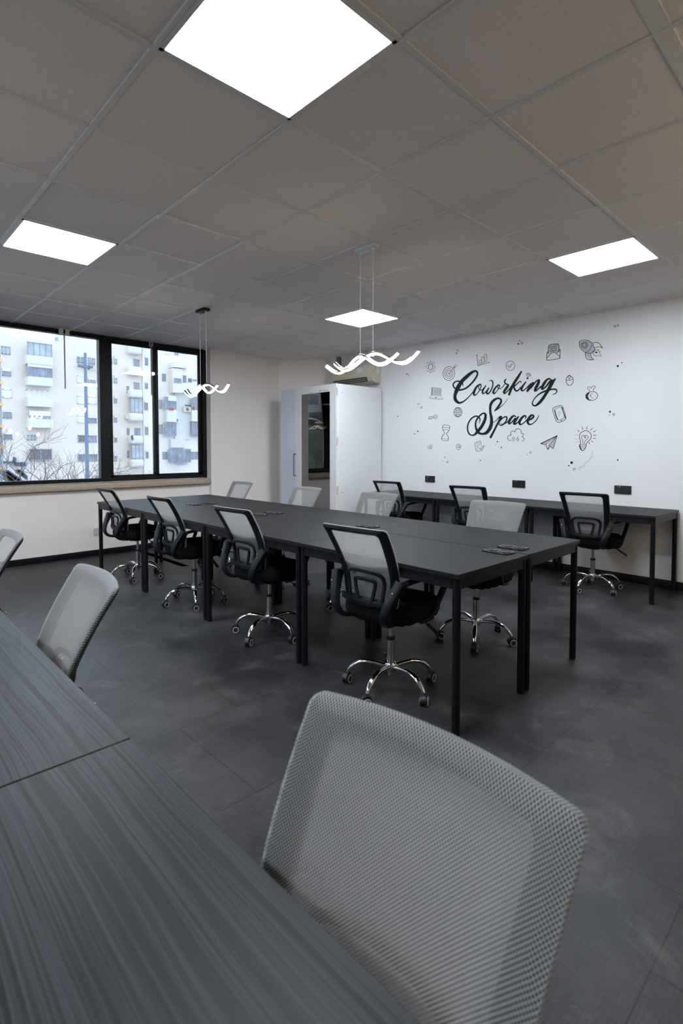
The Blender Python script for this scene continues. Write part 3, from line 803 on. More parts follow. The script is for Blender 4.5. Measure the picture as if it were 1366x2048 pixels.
bm = B(); add_box(bm, .0, bw_, .0, bd, 0, .02); add_box(bm, .035, bw_ - .03, .03, bd - .03, .02, .03); obj('plinth', bm, M['booth_in'], bt)
bm = B(); add_box(bm, 0, .03, .850, bd, .02, bh, .002, 1); obj('fixed_front_panel', bm, M['booth_blue'], bt)
bm = B()
for a, b, c, d in ((.008, .130, .02, bh), (.722, .846, .02, bh), (.130, .722, 2.035, bh), (.130, .722, .02, .22)):
    add_box(bm, 0, .03, a, b, c, d)
door = obj('door', bm, M['booth_white'], bt, smooth=False)
bm = B(); add_box(bm, .010, .018, .128, .724, .215, 2.04); obj('door_glass', bm, M['booth_glass'], door, smooth=False)
bm = B()
hp = catmull([(0, .862, .915), (-.035, .862, .918), (-.04, .862, .93), (-.04, .862, 1.20), (-.035, .862, 1.212), (0, .862, 1.215)], 4)
sweep(bm, [Vector((p.x, .835, p.z)) for p in hp], circ(.0065, 8), Vector((0, 1, 0)))
obj('door_handle', bm, M['bronze'], door)
for z in (2.03, 1.39, .76, .22):
    bm = B(); add_box(bm, .004, .026, -.006, .008, z - .05, z + .05, .002, 1); obj('hinge', bm, M['hinge'], door)
bm = B()
for x_ in (.10, .80):
    for z in (2.02, 1.36, .72, .12): add_lathe(bm, [(.006, 0), (.005, .003)], c=(x_, 0, z), seg=10, mat=Matrix.Rotation(pi / 2, 4, 'X'))
obj('screw', bm, M['chrome'], bt)
bm = B(); add_box(bm, .20, .80, .035, bd - .035, 1.135, 1.165); obj('inner_shelf', bm, M['booth_white'], bt, smooth=False)
bm = B(); add_box(bm, .45, .80, .05, bd - .05, .40, .46, .01); add_box(bm, .48, .80, .08, bd - .08, .03, .40); obj('bench', bm, M['booth_in'], bt)
bm = B()     # small maker's mark above the glass: an upright sign and a short run of letters
y = .300
for (yy, w, z0, z1) in ((.318, .004, 2.046, 2.074), (.326, .004, 2.046, 2.058)): add_box(bm, -.001, .0, yy, yy + w, z0, z1)
pts = [Vector((-.0006, .288 - .0085 * k, 2.053 + (.008 if k in (2, 3, 9) else .0) + (.004 if k % 2 else 0))) for k in range(17)]
sweep(bm, pts, [(-.0012, -.0005), (.0012, -.0005), (.0012, .0005), (-.0012, .0005)], Vector((0, .3, 1)))
obj('lettering', bm, M['ink'], door, smooth=False)

# ------------------------------------------------------------------ air conditioner
ac = thing('air_conditioner', 'yellowed wall air conditioner high above the phone booth', 'air conditioner', (RX1, 4.985, 2.200))
L_ = .79
def ac_shell(bm, y0, y1, grow=0.0):
    prof = [(0, .03), (-.03, .005), (-.10, 0), (-.165, .03), (-.205, .085), (-.215, .15), (-.212, .235), (-.19, .268), (-.14, .278), (0, .28)]
    A = [bm.verts.new((x, y0, z)) for x, z in prof]; C = [bm.verts.new((x, y1, z)) for x, z in prof]
    n = len(prof)
    for i in range(n): bm.faces.new((A[i], A[(i + 1) % n], C[(i + 1) % n], C[i]))
    bm.faces.new(A); bm.faces.new(C[::-1])
bm = B(); ac_shell(bm, 0, L_); obj('housing', bm, M['ac'], ac, auto=25)
bm = B(); add_box(bm, -.217, -.2085, .075, L_ - .01, .10, .235, .003, 1); obj('front_panel', bm, M['ac'], ac)
R_ = Matrix.Translation((-.188, L_ / 2, .055)) @ Matrix.Rotation(radians(-35), 4, 'Y')
bm = B(); add_box(bm, -.006, .004, -L_ / 2 + .09, L_ / 2 - .04, -.034, .034, rot=R_); obj('vent', bm, M['ac_dark'], ac, smooth=False)
for zz in (-.012, .014):
    bm = B(); add_box(bm, -.014, -.007, -L_ / 2 + .095, L_ / 2 - .045, zz - .002, zz + .002, rot=R_); obj('vent_flap', bm, M['ac'], ac, smooth=False)
bm = B(); add_box(bm, -.219, -.2165, .15, .26, .155, .215); obj('energy_sticker', bm, M['sticker'], ac, smooth=False)
bm = B(); sweep(bm, [Vector((-.2178, .50 - .011 * k, .118 + (.005 if k % 2 else 0))) for k in range(10)], [(-.001, -.0008), (.001, -.0008), (.001, .0008), (-.001, .0008)], Vector((0, .3, 1)))
obj('lettering', bm, M['ink_grey'], ac, smooth=False)
bm = B(); add_box(bm, -.10, -.03, -.003, 0, .14, .24); add_cyl(bm, (-.14, -.002, .065), (-.14, 0, .065), .008, seg=10); obj('side_label', bm, M['sticker'], ac, smooth=False)
bm = B(); add_box(bm, -.05, -.0, .80, .865, .27, RH - 2.200); obj('pipe_casing', bm, M['pipe'], ac, smooth=False)

# ------------------------------------------------------------------ mural on the right wall
MX = RX1
def mur(px, py): return at_x(px, py, MX)
class Crop:
    def __init__(s, x0, y0, k): s.x0, s.y0, s.k = x0, y0, k
    def p(s, x, y): return mur(s.x0 + x * s.k, s.y0 + y * s.k)
LIFT = [0]
def stroke(bm, cr, pts, w=None, closed=False, n=5):
    """brush stroke: pts (x, y[, width]) in the crop's own units, drawn on the wall plane"""
    P = [Vector((p[0], p[1], p[2] if len(p) > 2 else w)) for p in pts]
    Q = catmull(P, n, closed)
    LIFT[0] = (LIFT[0] + 1) % 7
    xo = -.0008 - .00012 * LIFT[0]
    L, R = [], []; m = len(Q)
    for i, q in enumerate(Q):
        t = (Q[(i + 1) % m] - Q[i - 1]) if closed else (Q[min(i + 1, m - 1)] - Q[max(i - 1, 0)])
        t.z = 0
        if t.length < 1e-6: t = Vector((1, 0, 0))
        t.normalize(); nn = Vector((-t.y, t.x, 0)); hw = max(1.0, q.z) / 2
        a = cr.p(q.x + nn.x * hw, q.y + nn.y * hw); b = cr.p(q.x - nn.x * hw, q.y - nn.y * hw)
        a.x += xo - i * 2e-6; b.x += xo - i * 2e-6; L.append(bm.verts.new(a)); R.append(bm.verts.new(b))
    for i in range(m if closed else m - 1):
        j = (i + 1) % m; bm.faces.new((L[i], L[j], R[j], R[i]))
    if not closed:      # rounded ends
        for q, i0 in ((Q[0], 0), (Q[-1], m - 1)):
            if q.z > 9: dot(bm, cr, q.x, q.y, q.z / 2, xo)
def dot(bm, cr, x, y, r, xo=None, n=12, ry=None):
    xo = -.0009 if xo is None else xo
    vs = []
    for k in range(n):
        p = cr.p(x + r * cos(2 * pi * k / n), y + (ry or r) * sin(2 * pi * k / n)); p.x += xo; vs.append(bm.verts.new(p))
    bm.faces.new(vs)
def ell(cx, cy, rx, ry, n=12, rot=0, a0=0, a1=2 * pi):
    out = []
    full = abs(a1 - a0 - 2 * pi) < 1e-6
    for k in range(n if full else n + 1):
        a = a0 + (a1 - a0) * k / n; x, y = rx * cos(a), ry * sin(a)
        out.append((cx + x * cos(rot) - y * sin(rot), cy + x * sin(rot) + y * cos(rot)))
    return out
def poly(bm, cr, pts, xo=-.0005):
    vs = []
    for x, y in pts:
        p = cr.p(x, y); p.x += xo; vs.append(bm.verts.new(p))
    bm.faces.new(vs)
def seg(bm, cr, pts, w, closed=False):
    """straight edged line work"""
    pp = []
    n = len(pts); rng = range(n if closed else n - 1)
    for i in rng:
        a, b = pts[i], pts[(i + 1) % n]
        stroke(bm, cr, [(a[0], a[1], w), (b[0], b[1], w)], n=1)
c1 = Crop(895, 730, 120 / 1366); c2 = Crop(1000, 730, 120 / 1366); c3 = Crop(1080, 660, 180 / 1366); c4 = Crop(1070, 780, 190 / 1366)
c5 = Crop(845, 690, 100 / 1366); c6 = Crop(785, 800, 160 / 1366); c7 = Crop(930, 660, 130 / 1366); c8 = Crop(930, 850, 140 / 1366)
mural = thing('wall_mural', 'black hand-painted lettering and office doodles on the white wall', 'mural', (MX, 3.2, 1.6))
def mpart(name, bm, m='ink'):
    o = obj(name, bm, M[m], mural, smooth=False)
    o.matrix_parent_inverse = Matrix.Translation(mural.location).inverted()
    return o
bm = B()
stroke(bm, c1, [(362, 498, 5), (352, 455, 22), (335, 415, 40), (285, 375, 34), (205, 372, 32), (145, 412, 34), (130, 465, 34), (165, 525, 34), (240, 565, 42), (330, 562, 42), (440, 515, 42), (560, 405, 42), (650, 285, 42), (685, 200, 38), (665, 150, 46), (620, 138, 48), (540, 180, 66), (430, 272, 84), (315, 388, 86), (225, 545, 98), (175, 680, 72), (180, 785, 76), (250, 857, 56), (330, 848, 40), (420, 790, 28), (510, 700, 22), (590, 605, 24), (650, 515, 24)])
stroke(bm, c1, [(740, 440, 34), (670, 490, 46), (620, 575, 54), (600, 650, 52), (612, 690, 36), (662, 665, 22), (722, 590, 20), (758, 510, 22), (762, 455, 28), (738, 438, 28), (712, 480, 18), (712, 535, 20), (742, 572, 20), (792, 560, 20), (836, 515, 22)])
stroke(bm, c1, [(870, 472, 26), (830, 540, 32), (798, 610, 42), (808, 650, 36), (850, 632, 24), (905, 568, 20), (935, 525, 24)])
stroke(bm, c1, [(942, 525, 26), (908, 585, 38), (892, 638, 44), (922, 655, 36), (972, 605, 30), (1020, 510, 30), (1035, 420, 32), (1020, 368, 32), (980, 350, 20), (940, 378, 8)])
stroke(bm, c1, [(1165, 455, 34), (1110, 495, 38), (1062, 565, 44), (1042, 628, 46), (1065, 648, 36), (1112, 608, 20), (1162, 540, 22), (1188, 480, 26), (1170, 452, 26), (1145, 480, 18), (1152, 528, 20), (1200, 540, 18), (1252, 505, 18), (1305, 435, 20)])
stroke(bm, c2, [(145, 325, 22), (112, 350, 32), (110, 400, 34), (150, 435, 34), (190, 458, 42), (160, 510, 58), (112, 575, 58), (88, 622, 46), (108, 645, 38), (152, 612, 26), (215, 545, 26), (260, 480, 24)])
stroke(bm, c2, [(488, 150, 34), (420, 260, 56), (330, 400, 62), (260, 530, 62), (208, 675, 50)])
stroke(bm, c2, [(480, 412, 10), (474, 378, 24), (445, 375, 24), (390, 430, 26), (330, 480, 32), (322, 520, 42), (365, 588, 42), (420, 572, 32), (480, 500, 26)])
stroke(bm, c2, [(588, 388, 28), (540, 450, 42), (492, 530, 54), (500, 582, 40), (545, 575, 26), (622, 505, 26), (700, 425, 30)])
stroke(bm, c2, [(752, 405, 44), (690, 490, 72), (625, 590, 52)])
stroke(bm, c2, [(640, 580, 30), (715, 510, 34), (795, 405, 32), (860, 348, 34), (892, 352, 50), (868, 425, 66), (820, 520, 66), (795, 585, 48), (842, 575, 30), (925, 492, 32)])
stroke(bm, c2, [(1170, 345, 30), (1120, 312, 36), (1060, 345, 50), (1000, 430, 64), (955, 520, 58), (972, 550, 38), (1042, 495, 36), (1130, 385, 44), (1180, 340, 30)])
stroke(bm, c2, [(1258, 318, 34), (1190, 400, 78), (1115, 540, 78), (1045, 660, 66), (950, 800, 70), (870, 885, 58), (795, 928, 38), (742, 895, 34), (752, 820, 24), (825, 720, 28), (930, 640, 38), (1060, 585, 42), (1180, 555, 36), (1270, 555, 36), (1295, 602, 28), (1258, 655, 22), (1195, 674, 12)])
mpart('coworking_lettering', bm)
bm = B(); dot(bm, c2, 627, 300, 24)
for a, w in (([(590, 208), (630, 188), (672, 195), (706, 240)], 13), ([(600, 237), (632, 220), (664, 228), (690, 260)], 12), ([(614, 262), (636, 250), (660, 272)], 11)):
    stroke(bm, c2, a, w)
mpart('signal_drawing', bm)
bm = B()
stroke(bm, c1, [(1378, 755, 8), (1330, 832, 12), (1262, 908, 14), (1170, 985, 24), (1075, 1045, 26)])
stroke(bm, c1, [(1075, 1045, 24), (1150, 955, 48), (1212, 862, 50), (1220, 795, 46), (1160, 758, 40), (1080, 785, 56), (1008, 855, 62), (975, 950, 58), (977, 1080, 56), (1000, 1200, 66), (1002, 1330, 76), (962, 1450, 80), (890, 1540, 72), (800, 1568, 50), (715, 1545, 54), (662, 1470, 50), (640, 1380, 42), (650, 1285, 38), (692, 1205, 38), (760, 1132, 38), (830, 1098, 38), (868, 1140, 54), (848, 1260, 66), (780, 1400, 68), (690, 1508, 72), (625, 1580, 46), (552, 1600, 30), (492, 1560, 34), (458, 1470, 34), (472, 1340, 34), (542, 1222, 34), (640, 1165, 34), (710, 1185, 36), (742, 1245, 28), (720, 1342, 6)])
stroke(bm, c1, [(1042, 1310, 14), (1110, 1262, 18), (1190, 1175, 24)])
stroke(bm, c1, [(1215, 1185, 62), (1180, 1270, 52), (1120, 1380, 46), (1050, 1520, 46), (985, 1642, 54)])
stroke(bm, c1, [(1170, 1315, 20), (1230, 1232, 30), (1300, 1182, 30), (1345, 1185, 34), (1350, 1240, 34), (1310, 1315, 34), (1240, 1370, 32), (1190, 1368, 22), (1160, 1340, 14)])
stroke(bm, c1, [(1180, 1335, 12), (1240, 1342, 14), (1320, 1330, 20), (1400, 1262, 22), (1445, 1205, 24)])
stroke(bm, c2, [(360, 1182, 24), (320, 1155, 36), (260, 1200, 54), (205, 1290, 58), (212, 1335, 42), (262, 1308, 30), (345, 1215, 32)])
stroke(bm, c2, [(418, 1180, 34), (360, 1255, 58), (322, 1322, 56), (345, 1345, 38), (412, 1298, 28), (490, 1210, 30)])
stroke(bm, c2, [(575, 1222, 20), (590, 1180, 32), (568, 1152, 36), (508, 1192, 54), (452, 1272, 62), (445, 1330, 54), (475, 1355, 34), (545, 1315, 26), (620, 1240, 28)])
stroke(bm, c2, [(615, 1250, 30), (700, 1238, 40), (762, 1182, 44), (755, 1145, 38), (708, 1150, 48), (650, 1225, 64), (632, 1300, 58), (668, 1352, 40), (742, 1335, 24), (822, 1265, 22), (868, 1190, 18), (885, 1140, 10)])
mpart('space_lettering', bm)
# doodles
bm = B()
poly(bm, c3, [(600, 185), (690, 155), (760, 170), (800, 210), (830, 285), (790, 345), (700, 345), (630, 290), (600, 230)], -.0004)
poly(bm, c3, [(690, 350), (770, 355), (775, 400), (815, 448), (760, 455), (700, 400)], -.0004)
mpart('rocket_shading', bm, 'ink_grey')
bm = B()
stroke(bm, c3, [(598, 175, 9), (640, 158, 9), (690, 152, 9), (750, 170, 9), (795, 208, 9), (830, 285, 9), (835, 310, 9), (790, 348, 9), (700, 345, 9), (640, 305, 9), (602, 250, 9), (598, 175, 9)])
stroke(bm, c3, ell(675, 230, 48, 48), 8, True); stroke(bm, c3, ell(675, 230, 29, 29), 8, True)
stroke(bm, c3, [(788, 225), (770, 275), (735, 320), (695, 340)], 7); stroke(bm, c3, [(835, 300), (810, 320), (790, 350)], 7)
stroke(bm, c3, [(800, 200), (850, 188), (905, 210), (950, 275)], 9); stroke(bm, c3, [(950, 275), (900, 255), (835, 270)], 8)
stroke(bm, c3, [(690, 345), (690, 400), (730, 450), (820, 450)], 9); stroke(bm, c3, [(820, 450), (780, 410), (770, 355)], 8)
seg(bm, c3, [(845, 305), (895, 300), (880, 312), (918, 330), (900, 338), (932, 400), (880, 385), (850, 402), (845, 390), (815, 392), (820, 375), (795, 358)], 6)
dot(bm, c3, 855, 340, 22, None, 10, 12)
mpart('rocket_drawing', bm)
bm = B()
poly(bm, c3, [(130, 240), (165, 220), (280, 215), (290, 330), (210, 345), (135, 345)], -.0004)
mpart('envelope_shading', bm, 'ink_grey')
bm = B()
stroke(bm, c3, [(128, 345), (128, 260), (165, 222), (265, 212), (288, 235), (288, 335)], 10)
seg(bm, c3, [(145, 262), (258, 245)], 8); seg(bm, c3, [(150, 290), (256, 273)], 8); seg(bm, c3, [(152, 320), (256, 305)], 8)
seg(bm, c3, [(125, 330), (108, 340), (100, 440)], 10); seg(bm, c3, [(292, 290), (310, 302), (300, 420)], 10)
stroke(bm, c3, [(100, 440), (118, 460), (290, 432), (302, 408)], 9)
stroke(bm, c3, [(105, 430), (150, 375), (200, 338), (240, 350), (300, 405)], 8); seg(bm, c3, [(108, 345), (150, 362)], 8); seg(bm, c3, [(310, 305), (250, 352)], 8)
mpart('envelope_drawing', bm)
bm = B()
stroke(bm, c3, ell(450, 768, 54, 74), 9, True); stroke(bm, c3, ell(445, 710, 17, 24), 8, True)
stroke(bm, c3, [(400, 762), (450, 762), (500, 745)], 7); seg(bm, c3, [(446, 735), (448, 762)], 7)
mpart('mouse_drawing', bm)
bm = B()
poly(bm, c3, [(700, 985), (735, 945), (755, 950), (725, 1000), (745, 1050), (790, 1066), (730, 1062), (700, 1030)], -.0011)
stroke(bm, c3, ell(785, 1002, 92, 66, rot=-.12), 9, True)
stroke(bm, c3, [(745, 935), (750, 905), (722, 895), (722, 870), (750, 862), (775, 885)], 7); stroke(bm, c3, [(775, 885), (795, 855), (830, 848), (838, 875), (808, 898), (818, 930)], 7)
stroke(bm, c3, [(805, 968), (775, 972), (765, 1000), (780, 1028), (812, 1030)], 6); seg(bm, c3, [(752, 992), (780, 990)], 5); seg(bm, c3, [(754, 1004), (780, 1002)], 5)
mpart('money_bag_drawing', bm)
bm = B()
stroke(bm, c4, [(255, 290), (262, 260), (350, 225), (385, 228), (405, 260), (445, 395), (430, 428), (350, 465), (318, 455), (295, 420), (255, 290)], 8)
stroke(bm, c4, [(283, 290, 14), (300, 360, 15), (325, 425, 16)], None); stroke(bm, c4, [(283, 285), (300, 268), (372, 245), (385, 262), (420, 395), (335, 438)], 6)
stroke(bm, c4, [(388, 250, 10), (410, 320, 10), (440, 408, 10)], None); seg(bm, c4, [(375, 430), (380, 452)], 9)
mpart('phone_drawing', bm)
bm = B()
for a, b in (((355, 305), (335, 345)), ((372, 320), (340, 380))): stroke(bm, c4, [(*a, 10), (*b, 12)])
mpart('phone_shading', bm, 'ink_grey')
bm = B()
poly(bm, c4, [(318, 665), (200, 790), (262, 845)], -.0004); poly(bm, c4, [(110, 770), (250, 700), (155, 780)], -.0004)
mpart('paper_plane_shading', bm, 'ink_grey')
bm = B()
seg(bm, c4, [(85, 772), (318, 658)], 14); seg(bm, c4, [(318, 658), (262, 845), (200, 795), (318, 660)], 8); seg(bm, c4, [(85, 772), (155, 785), (185, 858), (215, 812)], 9); seg(bm, c4, [(155, 785), (290, 680)], 6); seg(bm, c4, [(185, 858), (198, 795)], 6)
mpart('paper_plane_drawing', bm)
bm = B()
stroke(bm, c4, [(655, 775), (650, 720), (638, 670), (660, 615), (735, 583), (800, 625), (806, 690), (765, 740), (738, 775), (738, 800), (715, 850), (685, 872), (655, 850), (638, 800), (655, 775)], 9)
stroke(bm, c4, [(690, 775), (685, 720), (668, 680), (690, 652), (722, 668), (728, 690), (715, 688), (712, 665), (740, 652), (768, 672), (755, 700), (722, 735), (708, 785)], 7)
for a, b in (((655, 785), (735, 790)), ((645, 805), (732, 815)), ((652, 830), (720, 838))): seg(bm, c4, [a, b], 6)
seg(bm, c4, [(645, 790), (652, 835), (670, 862)], 14)
for a, b in (((612, 572), (632, 600)), ((675, 515), (687, 566)), ((752, 520), (745, 558)), ((832, 542), (802, 578)), ((886, 577), (842, 602)), ((890, 648), (842, 652)), ((886, 698), (842, 695)), ((838, 752), (815, 732)), ((788, 785), (778, 755))):
    stroke(bm, c4, [(*a, 5), (*b, 10)])
mpart('light_bulb_drawing', bm)
bm = B()
for a, b in (((562, 645), (615, 645)), ((562, 708), (612, 700)), ((585, 762), (628, 740))): stroke(bm, c4, [(*a, 5), (*b, 8)])
# the painter's faint slanting signature
wob = [(640, 1105), (622, 1125), (630, 1150), (650, 1140), (648, 1112), (640, 1130), (668, 1118), (672, 1098), (655, 1112), (680, 1105), (682, 1085), (694, 1095), (700, 1070), (708, 1085), (715, 1110), (712, 1060), (728, 1068), (718, 1035), (738, 1055), (745, 1035), (752, 1045), (760, 1015), (770, 1028), (778, 1000), (786, 1012), (792, 985), (800, 1000), (798, 965), (812, 985), (810, 950), (828, 975), (812, 940), (826, 930), (812, 905), (836, 912), (826, 880), (840, 905)]
stroke(bm, c4, wob, 4.5, n=3)
mpart('faint_signature', bm, 'ink_faint')
bm = B()
g = []
for k in range(8):
    a = 2 * pi * k / 8
    for da, rr in ((-.24, 118), (-.15, 160), (.15, 160), (.24, 118)):
        g.append((222 + rr * .80 * cos(a + da), 600 + rr * sin(a + da)))
stroke(bm, c5, g, 9, True, 2); stroke(bm, c5, ell(225, 598, 58, 78, rot=.15), 14, True)
mpart('gear_drawing', bm)
bm = B()
for rx, ry, w in ((160, 188, 13), (112, 130, 12), (72, 80, 13), (32, 32, 9)): stroke(bm, c5, ell(722, 780, rx, ry, rot=.1), w, True)
seg(bm, c5, [(735, 770), (850, 640)], 8)
for b in ((910, 530), (950, 565), (900, 635), (850, 570)): seg(bm, c5, [(855, 630), b], 10)
dot(bm, c5, 728, 780, 12)
mpart('target_drawing', bm)
bm = B()
seg(bm, c5, [(265, 1165), (515, 1190), (500, 1385)], 9); seg(bm, c5, [(265, 1165), (250, 1370)], 18)
seg(bm, c5, [(285, 1190), (495, 1212), (478, 1362), (275, 1350), (285, 1190)], 8); seg(bm, c5, [(245, 1372), (500, 1390), (558, 1470), (540, 1490), (200, 1462), (195, 1435), (245, 1372)], 8)
seg(bm, c5, [(200, 1435), (550, 1468)], 5); dot(bm, c5, 370, 1435, 26, None, 10, 11)
mpart('laptop_drawing', bm)
bm = B()
poly(bm, c5, [(300, 1205), (485, 1222), (470, 1350), (290, 1338)], -.0004)
for a, b in (((360, 1235), (320, 1285)), ((425, 1250), (345, 1330))): stroke(bm, c5, [(*a, 12), (*b, 14)])
mpart('laptop_shading', bm, 'ink_faint')
bm = B()
seg(bm, c7, [(250, 525), (272, 752), (512, 680)], 10); seg(bm, c7, [(236, 545), (252, 518), (264, 530)], 8); seg(bm, c7, [(500, 668), (515, 680), (503, 692)], 8)
for x, y0, y1 in ((300, 635, 722), (358, 568, 695), (418, 508, 668)):
    seg(bm, c7, [(x + 4, y1), (x - 8, y0), (x + 34, y0 - 8), (x + 46, y1 - 12), (x + 4, y1)], 9)
mpart('bar_chart_drawing', bm)
bm = B()
stroke(bm, c7, ell(955, 752, 92, 100, rot=.2), 10, True); seg(bm, c7, [(895, 762), (938, 802), (1002, 718), (982, 708), (940, 770), (915, 745), (895, 762)], 8)
mpart('tick_drawing', bm)
bm = B()
stroke(bm, c6, ell(1117, 208, 70, 80, rot=.1), 8, True); stroke(bm, c6, ell(1117, 208, 30, 78), 6, True); seg(bm, c6, [(1122, 130), (1112, 288)], 6); seg(bm, c6, [(1048, 212), (1188, 208)], 6)
stroke(bm, c6, [(1070, 165), (1120, 180), (1175, 160)], 6); stroke(bm, c6, [(1070, 258), (1115, 240), (1170, 255)], 6); stroke(bm, c6, ell(1117, 208, 52, 78), 5, True)
mpart('globe_drawing', bm)
bm = B()
stroke(bm, c6, ell(738, 288, 30, 38, rot=.2), 6, True); stroke(bm, c6, ell(738, 288, 10, 13), 5, True)
seg(bm, c6, [(708, 278), (622, 290), (618, 330), (632, 328), (634, 315), (648, 318), (652, 330), (665, 326), (668, 308), (712, 302)], 7)
mpart('key_drawing', bm)
bm = B()
stroke(bm, c6, [(852, 440), (880, 425), (950, 430), (980, 448)], 7); stroke(bm, c6, [(855, 445), (858, 500), (882, 545), (885, 575), (850, 615), (840, 670), (850, 685)], 9)
stroke(bm, c6, [(980, 448), (972, 505), (945, 550), (920, 575), (948, 615), (955, 670), (950, 692)], 9); stroke(bm, c6, [(842, 680), (890, 695), (950, 692)], 7); seg(bm, c6, [(856, 465), (978, 472)], 6); stroke(bm, c6, [(862, 512), (910, 503), (962, 525)], 6); seg(bm, c6, [(845, 660), (952, 668)], 5)
mpart('hourglass_drawing', bm)
bm = B()
stroke(bm, c6, [(1152, 830), (1128, 850), (1098, 828), (1092, 790), (1115, 755), (1150, 760), (1168, 790), (1160, 815), (1145, 810), (1143, 782)], 7); stroke(bm, c6, ell(1127, 797, 15, 19), 6, True)
mpart('at_sign_drawing', bm)
bm = B()
stroke(bm, c6, [(605, 825), (600, 795), (630, 772), (665, 762), (684, 790), (672, 820), (655, 842), (650, 825), (620, 840), (605, 825)], 5)
mpart('speech_bubble_drawing', bm)
bm = B(); poly(bm, c6, [(612, 800), (650, 775), (676, 785), (665, 815), (625, 830)], -.0004); mpart('speech_bubble_shading', bm, 'ink_grey')
bm = B()
seg(bm, c8, [(190, 348), (300, 308), (322, 420)], 8); seg(bm, c8, [(190, 348), (215, 500), (235, 515), (310, 502)], 8)
seg(bm, c8, [(282, 462), (330, 500), (378, 412), (358, 400), (325, 462), (300, 448), (282, 462)], 9)
for k in range(6): seg(bm, c8, [(215 + 3 * k, 362 + 26 * k), (290 - (0 if k < 4 else 30), 342 + 26 * k)], 6)
mpart('document_drawing', bm)
bm = B()
stroke(bm, c8, [(905, 302), (860, 298), (835, 265), (838, 225), (870, 200), (905, 195), (888, 165), (905, 130), (945, 120), (978, 135), (985, 100), (1025, 72), (1070, 80), (1098, 120), (1098, 160), (1130, 165), (1140, 200), (1118, 228), (1150, 255), (1150, 295), (1118, 318)], 10, n=4)
seg(bm, c8, [(935, 318), (935, 270), (915, 268), (945, 230), (975, 268), (955, 270), (955, 318)], 7); seg(bm, c8, [(1020, 228), (1020, 280), (1000, 280), (1030, 318), (1055, 280), (1038, 280), (1038, 228)], 7)
mpart('cloud_drawing', bm)
bm = B()
for cr, x, y, r in ((c3, 1181, 547, 17), (c3, 1242, 497, 10), (c4, 1079, 312, 15), (c4, 1072, 359, 6), (c4, 527, 1045, 20), (c4, 487, 1088, 11), (c4, 1189, 1006, 12), (c5, 988, 184, 8), (c5, 928, 228, 18),
                    (c6, 94, 278, 9), (c6, 420, 125, 5), (c6, 432, 534, 12), (c6, 374, 577, 9), (c6, 424, 592, 4), (c6, 897, 980, 9), (c7, 1146, 230, 12), (c7, 1122, 292, 17), (c8, 632, 327, 14), (c8, 597, 384, 7), (c8, 709, 440, 13), (c8, 301, 688, 12), (c8, 1213, 577, 8)):
    dot(bm, cr, x, y, r)
cw = Crop(780, 620, 500 / 1366)
for x, y, r in ((92, 350, 4), (103, 349, 2.2), (102, 359, 2.4), (494, 821, 3), (300, 806, 2), (289, 827, 2)): dot(bm, cw, x, y, r)
for cr, x, y, r, w in ((c4, 1133, 351, 15, 7), (c4, 565, 1138, 15, 7), (c5, 953, 147, 24, 10), (c6, 444, 68, 15, 5), (c6, 495, 126, 16, 6), (c7, 1197, 272, 20, 9), (c8, 1279, 537, 15, 7), (cw, 1230, 89, 5, 2.4), (cw, 1246, 84, 4.5, 2.4), (cw, 314, 831, 4.5, 2)):
    stroke(bm, cr, ell(x, y, r, r), w, True, 2)
mpart('painted_dots', bm)

# ------------------------------------------------------------------ outdoors
GZ = -11.0
bm = B(); add_box(bm, -160, 180, -90, 220, GZ - .5, GZ); struct('ground', bm, M['street'], smooth=False)
def rect(cr, r, y):
    a = at_y(cr[0] + r[0] * cr[2], cr[1] + r[1] * cr[2], y); b = at_y(cr[0] + r[2] * cr[2], cr[1] + r[3] * cr[2], y)
    xm0, xm1 = min(a.x, b.x), max(a.x, b.x); 
    # the rows climb towards the vanishing point: use the middle column for the heights
    m0 = at_y(cr[0] + (r[0] + r[2]) / 2 * cr[2], cr[1] + r[1] * cr[2], y); m1 = at_y(cr[0] + (r[0] + r[2]) / 2 * cr[2], cr[1] + r[3] * cr[2], y)
    return xm0, xm1, m1.z, m0.z
def far_window(parent, cr, r, y, m='outglass', mul=1, shutter=0.0, name='window', dy=0.0):
    x0, x1, z0, z1 = rect(cr, r, y); y = y - dy
    bm = B(); t = .07
    add_box(bm, x0, x1, y - .10, y, z0, z0 + t); add_box(bm, x0, x1, y - .10, y, z1 - t, z1)
    for k in range(mul + 1):
        xx = lerp(x0, x1 - t, k / mul); add_box(bm, xx, xx + t, y - .10, y, z0, z1)
    w = obj(name, bm, M['outframe'] if m != 'shutter' else M['shutter'], parent, smooth=False)
    bm = B(); add_box(bm, x0 + .02, x1 - .02, y - .05, y, z0 + .02, z1 - .02); obj('pane', bm, M[m], w, smooth=False)
    if shutter:
        bm = B(); add_box(bm, x0, x1, y - .13, y - .04, lerp(z1, z0, shutter), z1); obj('roller_shutter', bm, M['shutter'], w, smooth=False)
    return w
def block(parent, cr, r, y, depth, m, name='wall', bev=0.0):
    x0, x1, z0, z1 = rect(cr, r, y)
    bm = B(); add_box(bm, x0, x1, y - depth, y + .3, z0, z1, bev, 4 if bev else 2); return obj(name, bm, M[m], parent, smooth=None if bev else False)
